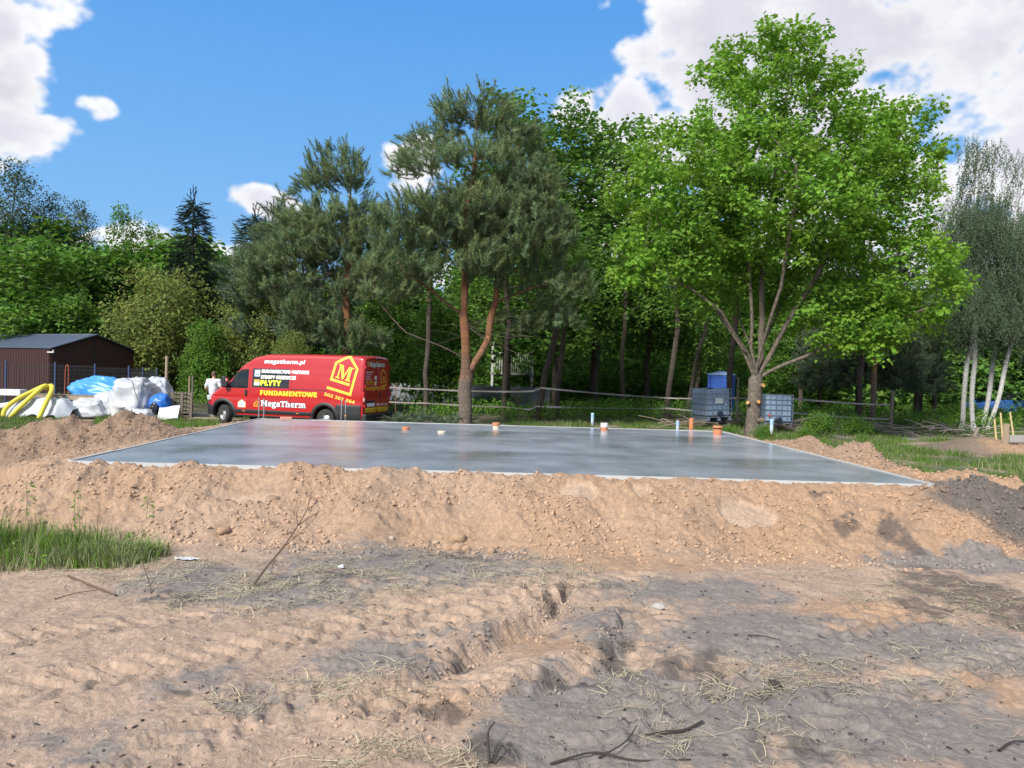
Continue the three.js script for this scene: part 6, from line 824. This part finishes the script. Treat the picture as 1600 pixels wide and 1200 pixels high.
  for (let i = 0; i < 1300; i++) { const d = 3 + 4.6 * r(), x = (r() - 0.5) * 1.45 * d, v = 0.5 + 0.6 * r(); straw(x, d, lin(0.36 * v, 0.31 * v, 0.22 * v), 0.4 + 0.5 * r()); }
  strawG.forEach((g, i) => tag(scatter(scene, 'dry_straw', g, std([1, 1, 1], 0.85, { side: THREE.DoubleSide }), ...ss[i]), 'dry flattened straw scattered over the grey soil', 'straw'));
  // dark bits of bark and root
  const chipG = new THREE.BoxGeometry(1, 0.22, 0.3, 2, 1, 1), chips = [], chipC = []; { const p = chipG.attributes.position; for (let i = 0; i < p.count; i++) p.setXYZ(i, p.getX(i), p.getY(i) + (Math.abs(p.getX(i)) < 0.1 ? 0.12 : 0), p.getZ(i) * (1 - Math.abs(p.getX(i)))); chipG.computeVertexNormals(); }
  for (let i = 0; i < 5200; i++) { const d = 2.9 + 5.2 * Math.pow(r(), 0.8), x = (r() - 0.5) * 1.5 * d, g = most(GREY, x, d); if (g < -0.4 + r() * 0.9 && r() > 0.12) continue; const s = size(0.004, 0.034, 5), v = 0.5 + r(); chips.push(mat4([x, groundHeight(x, d) + 0.004, -d], [(r() - 0.5) * 0.6, r() * 6.283, (r() - 0.5) * 0.5], [s, s, s])); chipC.push(lin(0.055 * v, 0.045 * v, 0.04 * v)); }
  tag(scatter(scene, 'bark_bits', chipG, std([1, 1, 1], 0.95), chips, chipC), 'dark bits of bark and root on the grey soil', 'debris');
  // grass
  const tuft = (n, L, w, seed, spread) => { const q = rng(seed), pos = []; for (let i = 0; i < n; i++) { const a = q() * 6.283, b = spread * Math.sqrt(q()), x0 = Math.cos(a) * b, z0 = Math.sin(a) * b, dir = q() * 6.283, l = L * (0.55 + 0.6 * q()), lean = 0.15 + 0.55 * q(), P = (t, s) => { const o = lean * l * t * t; return [x0 + Math.cos(dir) * o - Math.sin(dir) * s * w * (1 - t), l * t * (1 - 0.25 * lean * t), z0 + Math.sin(dir) * o + Math.cos(dir) * s * w * (1 - t)]; }; for (const [t0, t1] of [[0, 0.4], [0.4, 0.75]]) pos.push(...P(t0, -1), ...P(t0, 1), ...P(t1, 1), ...P(t0, -1), ...P(t1, 1), ...P(t1, -1)); pos.push(...P(0.75, -1), ...P(0.75, 1), ...P(1, 0)); } const g = new THREE.BufferGeometry(); g.setAttribute('position', new THREE.Float32BufferAttribute(pos, 3)); g.computeVertexNormals(); return g; };
  const grassM = phys([1, 1, 1], 0.8, { transmission: 0.3, thickness: 0, side: THREE.DoubleSide, specularIntensity: 0.4 }), tall = tuft(14, 0.36, 0.0065, 5, 0.09), short = tuft(22, 0.13, 0.006, 6, 0.12), A = [], AC = [], B = [], BC = [];
  const add = (L, C, x, d, s, c) => { const v = 0.75 + 0.5 * r(); L.push(mat4([x, groundHeight(x, d) - 0.01, -d], [(r() - 0.5) * 0.25, r() * 6.283, (r() - 0.5) * 0.25], [s, s * (0.8 + 0.4 * r()), s])); C.push(lin(c[0] * v, c[1] * v, c[2] * v)); };
  const GREEN = [0.125, 0.235, 0.03], PALE = [0.24, 0.26, 0.13];
  for (let i = 0; i < 470; i++) { const x = -5.9 + 2.5 * r(), d = 6.75 + 1.25 * r(), e = Math.hypot((x + 5.0) / 1.05, (d - 7.3) / 0.42) + 0.35 * n2(x * 3, d * 3); if (e < 1) add(A, AC, x, d, Math.max(0.25, 0.62 + 0.9 * n2(x * 4 + 3, d * 4) + 0.45 * r() * (1.2 - e)), r() < 0.82 ? GREEN : PALE); else if (e < 1.9 && r() < 1.9 - e) add(B, BC, x, d, 0.8 + 0.6 * r(), PALE); }
  for (let i = 0; i < 300; i++) { const x = -3.75 + 0.8 * (r() - 0.5), d = 7.2 + 0.4 * (r() - 0.5); add(B, BC, x, d, 0.8 + 0.6 * r(), r() < 0.4 ? GREEN : PALE); }
  for (let i = 0; i < 26000; i++) { const d = 10.5 + 21 * Math.pow(r(), 0.9), x = (r() - 0.5) * 1.7 * d, t = turfAt(x, d); if (t < 0.35 || n2(x * 0.7 + 9, d * 0.7) + 0.5 * n2(x * 2.2, d * 2.2) < -0.12 + 0.25 * r()) continue; if (x > -11.5 && x < -4 && d > 24 && d < 29) continue; if (x > 0 && Math.abs(d - 26.6) < 1.0 && r() < 0.85) continue; add(B, BC, x, d, 0.8 + 1.1 * r(), r() < 0.78 ? [0.10, 0.18, 0.032] : PALE); }
  for (let i = 0; i < 1400; i++) { const px = 150 + 190 * r(), d = 21 + 5.5 * r(), p = at(px, 600, d); add(r() < 0.25 ? A : B, r() < 0 ? BC : null ?? [], p.x, d, 1, GREEN); }
  while (AC.length < A.length) AC.push(lin(0.12 * (0.7 + 0.5 * r()), 0.22 * (0.7 + 0.5 * r()), 0.03)); while (BC.length < B.length) BC.push(lin(0.11 * (0.7 + 0.5 * r()), 0.19 * (0.7 + 0.5 * r()), 0.035));
  tag(scatter(scene, 'tall_grass', tall, grassM, A, AC), 'lush tall green grass at the left of the foreground bank', 'grass'); tag(scatter(scene, 'short_grass', short, grassM, B, BC), 'short patchy grass on the ground round the plot', 'grass');
  // weeds and sticks
  for (const [px, py, hh, label] of [[228, 812, 0.24, 'small leafy weed on the sand bank'], [205, 832, 0.16, 'thin weed beside the small leafy weed'], [60, 888, 0.13, 'dark green leafy weed in front of the tall grass'], [22, 874, 0.2, 'yellowing weed at the left border'], [118, 838, 0.42, 'tall broad leaved weed rising from the grass patch'], [40, 830, 0.44, 'tall weed at the back of the grass patch']]) {
    const p = onLevel(px, py, px > 150 ? 0.15 : 0), t = thing('weed', label, 'weed', [p.x, groundY(p.x, p.z) - 0.01, p.z], px, 'weeds by the bank'), q = rng(px), leaf = [];
    put(t, 'stalk', tube([[0, 0, 0], [0.01, hh * 0.5, 0.01], [0.03, hh, 0]], 0.003, 5), std([0.12, 0.14, 0.05], 0.8));
    for (let k = 0; k < 5; k++) leaf.push(sprig(4, 0.05, 0.06, px + k, { shape: 'narrow', flat: 0.5 }).applyMatrix4(mat4([0.02 * k / 5, hh * (0.25 + 0.75 * k / 4), 0.01], [0, q() * 6, 0])));
    put(t, 'leaves', leaf, px === 22 ? LEAF.yellow : LEAF.fresh).userData.kind = 'stuff';
  }
  const G = (px, py, up = 0) => { const p = onLevel(px, py, 0); const q = onLevel(px, py, groundY(p.x, p.z)); q.y = groundY(q.x, q.z) + up; return q; }, twigM = std([0.105, 0.07, 0.052], 0.95), darkM = std([0.04, 0.03, 0.027], 0.95);
  const taper = (pts, r0, r1) => { const cu = new THREE.CatmullRomCurve3(pts), n = pts.length * 5, g = new THREE.TubeGeometry(cu, n, r0, 6), p = g.attributes.position; for (let i = 0; i < p.count; i++) { const t = Math.floor(i / 7) / n, c = cu.getPointAt(t), k = lerp(1, r1 / r0, t); p.setXYZ(i, c.x + (p.getX(i) - c.x) * k, c.y + (p.getY(i) - c.y) * k, c.z + (p.getZ(i) - c.z) * k); } return g; };
  { const b = G(389, 918, -0.03), t = thing('dead_branch', 'bare brown branch stuck slanting in the sand before the bank', 'branch'), P = (px, py, d) => at(px, py, d); put(t, 'main_stem', taper([b, P(415, 888, 6.45), P(440, 858, 6.52), P(465, 822, 6.6), P(480, 795, 6.65), P(487, 768, 6.7)], 0.012, 0.003), twigM); for (const l of [[[440, 858, 6.52], [462, 838, 6.42], [490, 812, 6.4], [500, 792, 6.38]], [[465, 822, 6.6], [478, 812, 6.65], [505, 796, 6.7]], [[465, 822, 6.6], [464, 800, 6.66], [470, 782, 6.7]], [[480, 795, 6.65], [492, 788, 6.6], [497, 775, 6.58]], [[428, 876, 6.48], [424, 892, 6.4], [425, 898, 6.36]]]) put(t, 'side_twig', taper(l.map((q) => P(...q)), 0.005, 0.0015), twigM); }
  const stick = (label, pts, r0, m = twigM, r1 = r0 * 0.5) => single('stick', taper(pts, r0, r1), m, label, 'stick');
  stick('straight brown stick lying on sand in the left foreground', [G(106, 905, 0.03), G(142, 918, 0.015), G(181, 932, 0.012)], 0.011, twigM, 0.008); stick('thin curved twig crossing behind the straight stick', [G(85, 938, 0.01), G(118, 931, 0.02), G(150, 925, 0.015)], 0.005);
  { const b = G(236, 932, -0.02), t = thing('dead_weed', 'dry forked weed stalk standing on a small sand rise', 'weed'); put(t, 'stalk', taper([b, at(234, 912, 6.2), at(226, 890, 6.22), at(219, 868, 6.22)], 0.006, 0.002), twigM); put(t, 'side_stalk', taper([at(235, 915, 6.2), at(243, 902, 6.15), at(258, 888, 6.1)], 0.004, 0.0015), twigM); }
  stick('dark knotty root lying on the grey soil', [G(1008, 1150, 0.012), G(1040, 1150, 0.02), G(1070, 1143, 0.016), G(1098, 1128, 0.03)], 0.012, darkM); stick('dark twig crossing the lower edge of the view', [G(860, 1196, 0.01), G(930, 1186, 0.02), G(990, 1188, 0.012), G(1080, 1190, 0.01)], 0.007, darkM); stick('forked dark twig above the lower edge', [G(935, 1190, 0.01), G(975, 1172, 0.04), G(995, 1148, 0.05)], 0.005, darkM); stick('dark slanting root at the bottom near the orange sand', [G(765, 1196, 0.01), G(762, 1172, 0.09), G(772, 1158, 0.1)], 0.008, darkM); stick('second slanting root at the bottom', [G(770, 1196, 0.01), G(785, 1180, 0.05), G(792, 1182, 0.02)], 0.006, darkM); stick('short dark twig on grey soil right of centre', [G(1168, 995, 0.008), G(1195, 999, 0.012), G(1220, 999, 0.008)], 0.005, darkM); stick('curved twig half buried right of centre', [G(1268, 985, 0.004), G(1280, 993, 0.012), G(1292, 999, 0.004)], 0.005, darkM); stick('thin root lying at the right border', [G(1560, 1175, 0.006), G(1582, 1165, 0.02), G(1610, 1160, 0.006)], 0.007, darkM);
  const bk = single('bark_piece', lump(0.05, 0.03, 0.1, 4, { rough: 0.3, n: 24 }), darkM, 'dark curled piece of bark on the grey soil', 'bark'); { const p = G(1210, 1072); bk.position.copy(p); bk.rotation.set(0, 0.3, 0.2); }
  const stone = (px, py, w, h, y, c, label) => { const p = onLevel(px, py, y), s = single('stone', lump(w, h, w * 0.8, px, { rough: 0.16, sag: 0.05, power: 0.9, n: 24 }), std(c, 0.92), label, 'stone'); s.position.set(p.x, groundY(p.x, p.z) - h * 0.34, p.z); s.rotation.y = px; };
  const sc = [0.31, 0.21, 0.14]; stone(1030, 948, 0.12, 0.07, 0, [0.33, 0.315, 0.29], 'pale oval stone on the grey soil'); stone(701, 852, 0.15, 0.10, 0.03, sc, 'round sandy lump at the foot of the bank, nearest the branch'); stone(717, 853, 0.15, 0.11, 0.03, sc, 'round sandy lump touching its twin at the bank foot'); stone(729, 857, 0.09, 0.07, 0.03, sc, 'small sandy lump right of the twin lumps'); stone(681, 846, 0.09, 0.05, 0.03, [0.34, 0.26, 0.195], 'pale flat stone left of the twin lumps'); stone(716, 820, 0.17, 0.11, 0.2, sc, 'sandy lump with a dark hollow on the bank face'); stone(612, 832, 0.07, 0.04, 0.12, [0.36, 0.29, 0.22], 'small pale pebble on the bank left of centre'); stone(768, 866, 0.11, 0.07, 0, sc, 'sandy lump at the bank foot near the centre'); stone(427, 777, 0.16, 0.10, 0.35, [0.24, 0.16, 0.11], 'brown clod on the bank beside the smooth scrape'); stone(350, 828, 0.15, 0.08, 0.1, sc, 'flat sandy clod low on the left bank'); stone(1110, 776, 0.07, 0.05, 0.4, sc, 'pebble high on the bank right of centre');
  const film = (px, py, w, seed, label) => { const p = G(px, py), s = single('plastic_scrap', sheet(w, w * 0.5, 14, 8, (x, z) => [x, 0.012 + 0.03 * Math.max(0, n2(x * 14 + seed, z * 14)) + 0.008 * n2(x * 40, z * 40), z]), phys([0.55, 0.58, 0.62], 0.3, { side: THREE.DoubleSide }), label, 'plastic'); s.position.copy(p); s.rotation.y = seed; }; film(292, 875, 0.2, 3, 'white crumpled plastic scrap in the straw'); film(532, 890, 0.1, 5, 'tiny bluish plastic scrap right of the branch');
}
renderer.render(scene, camera);
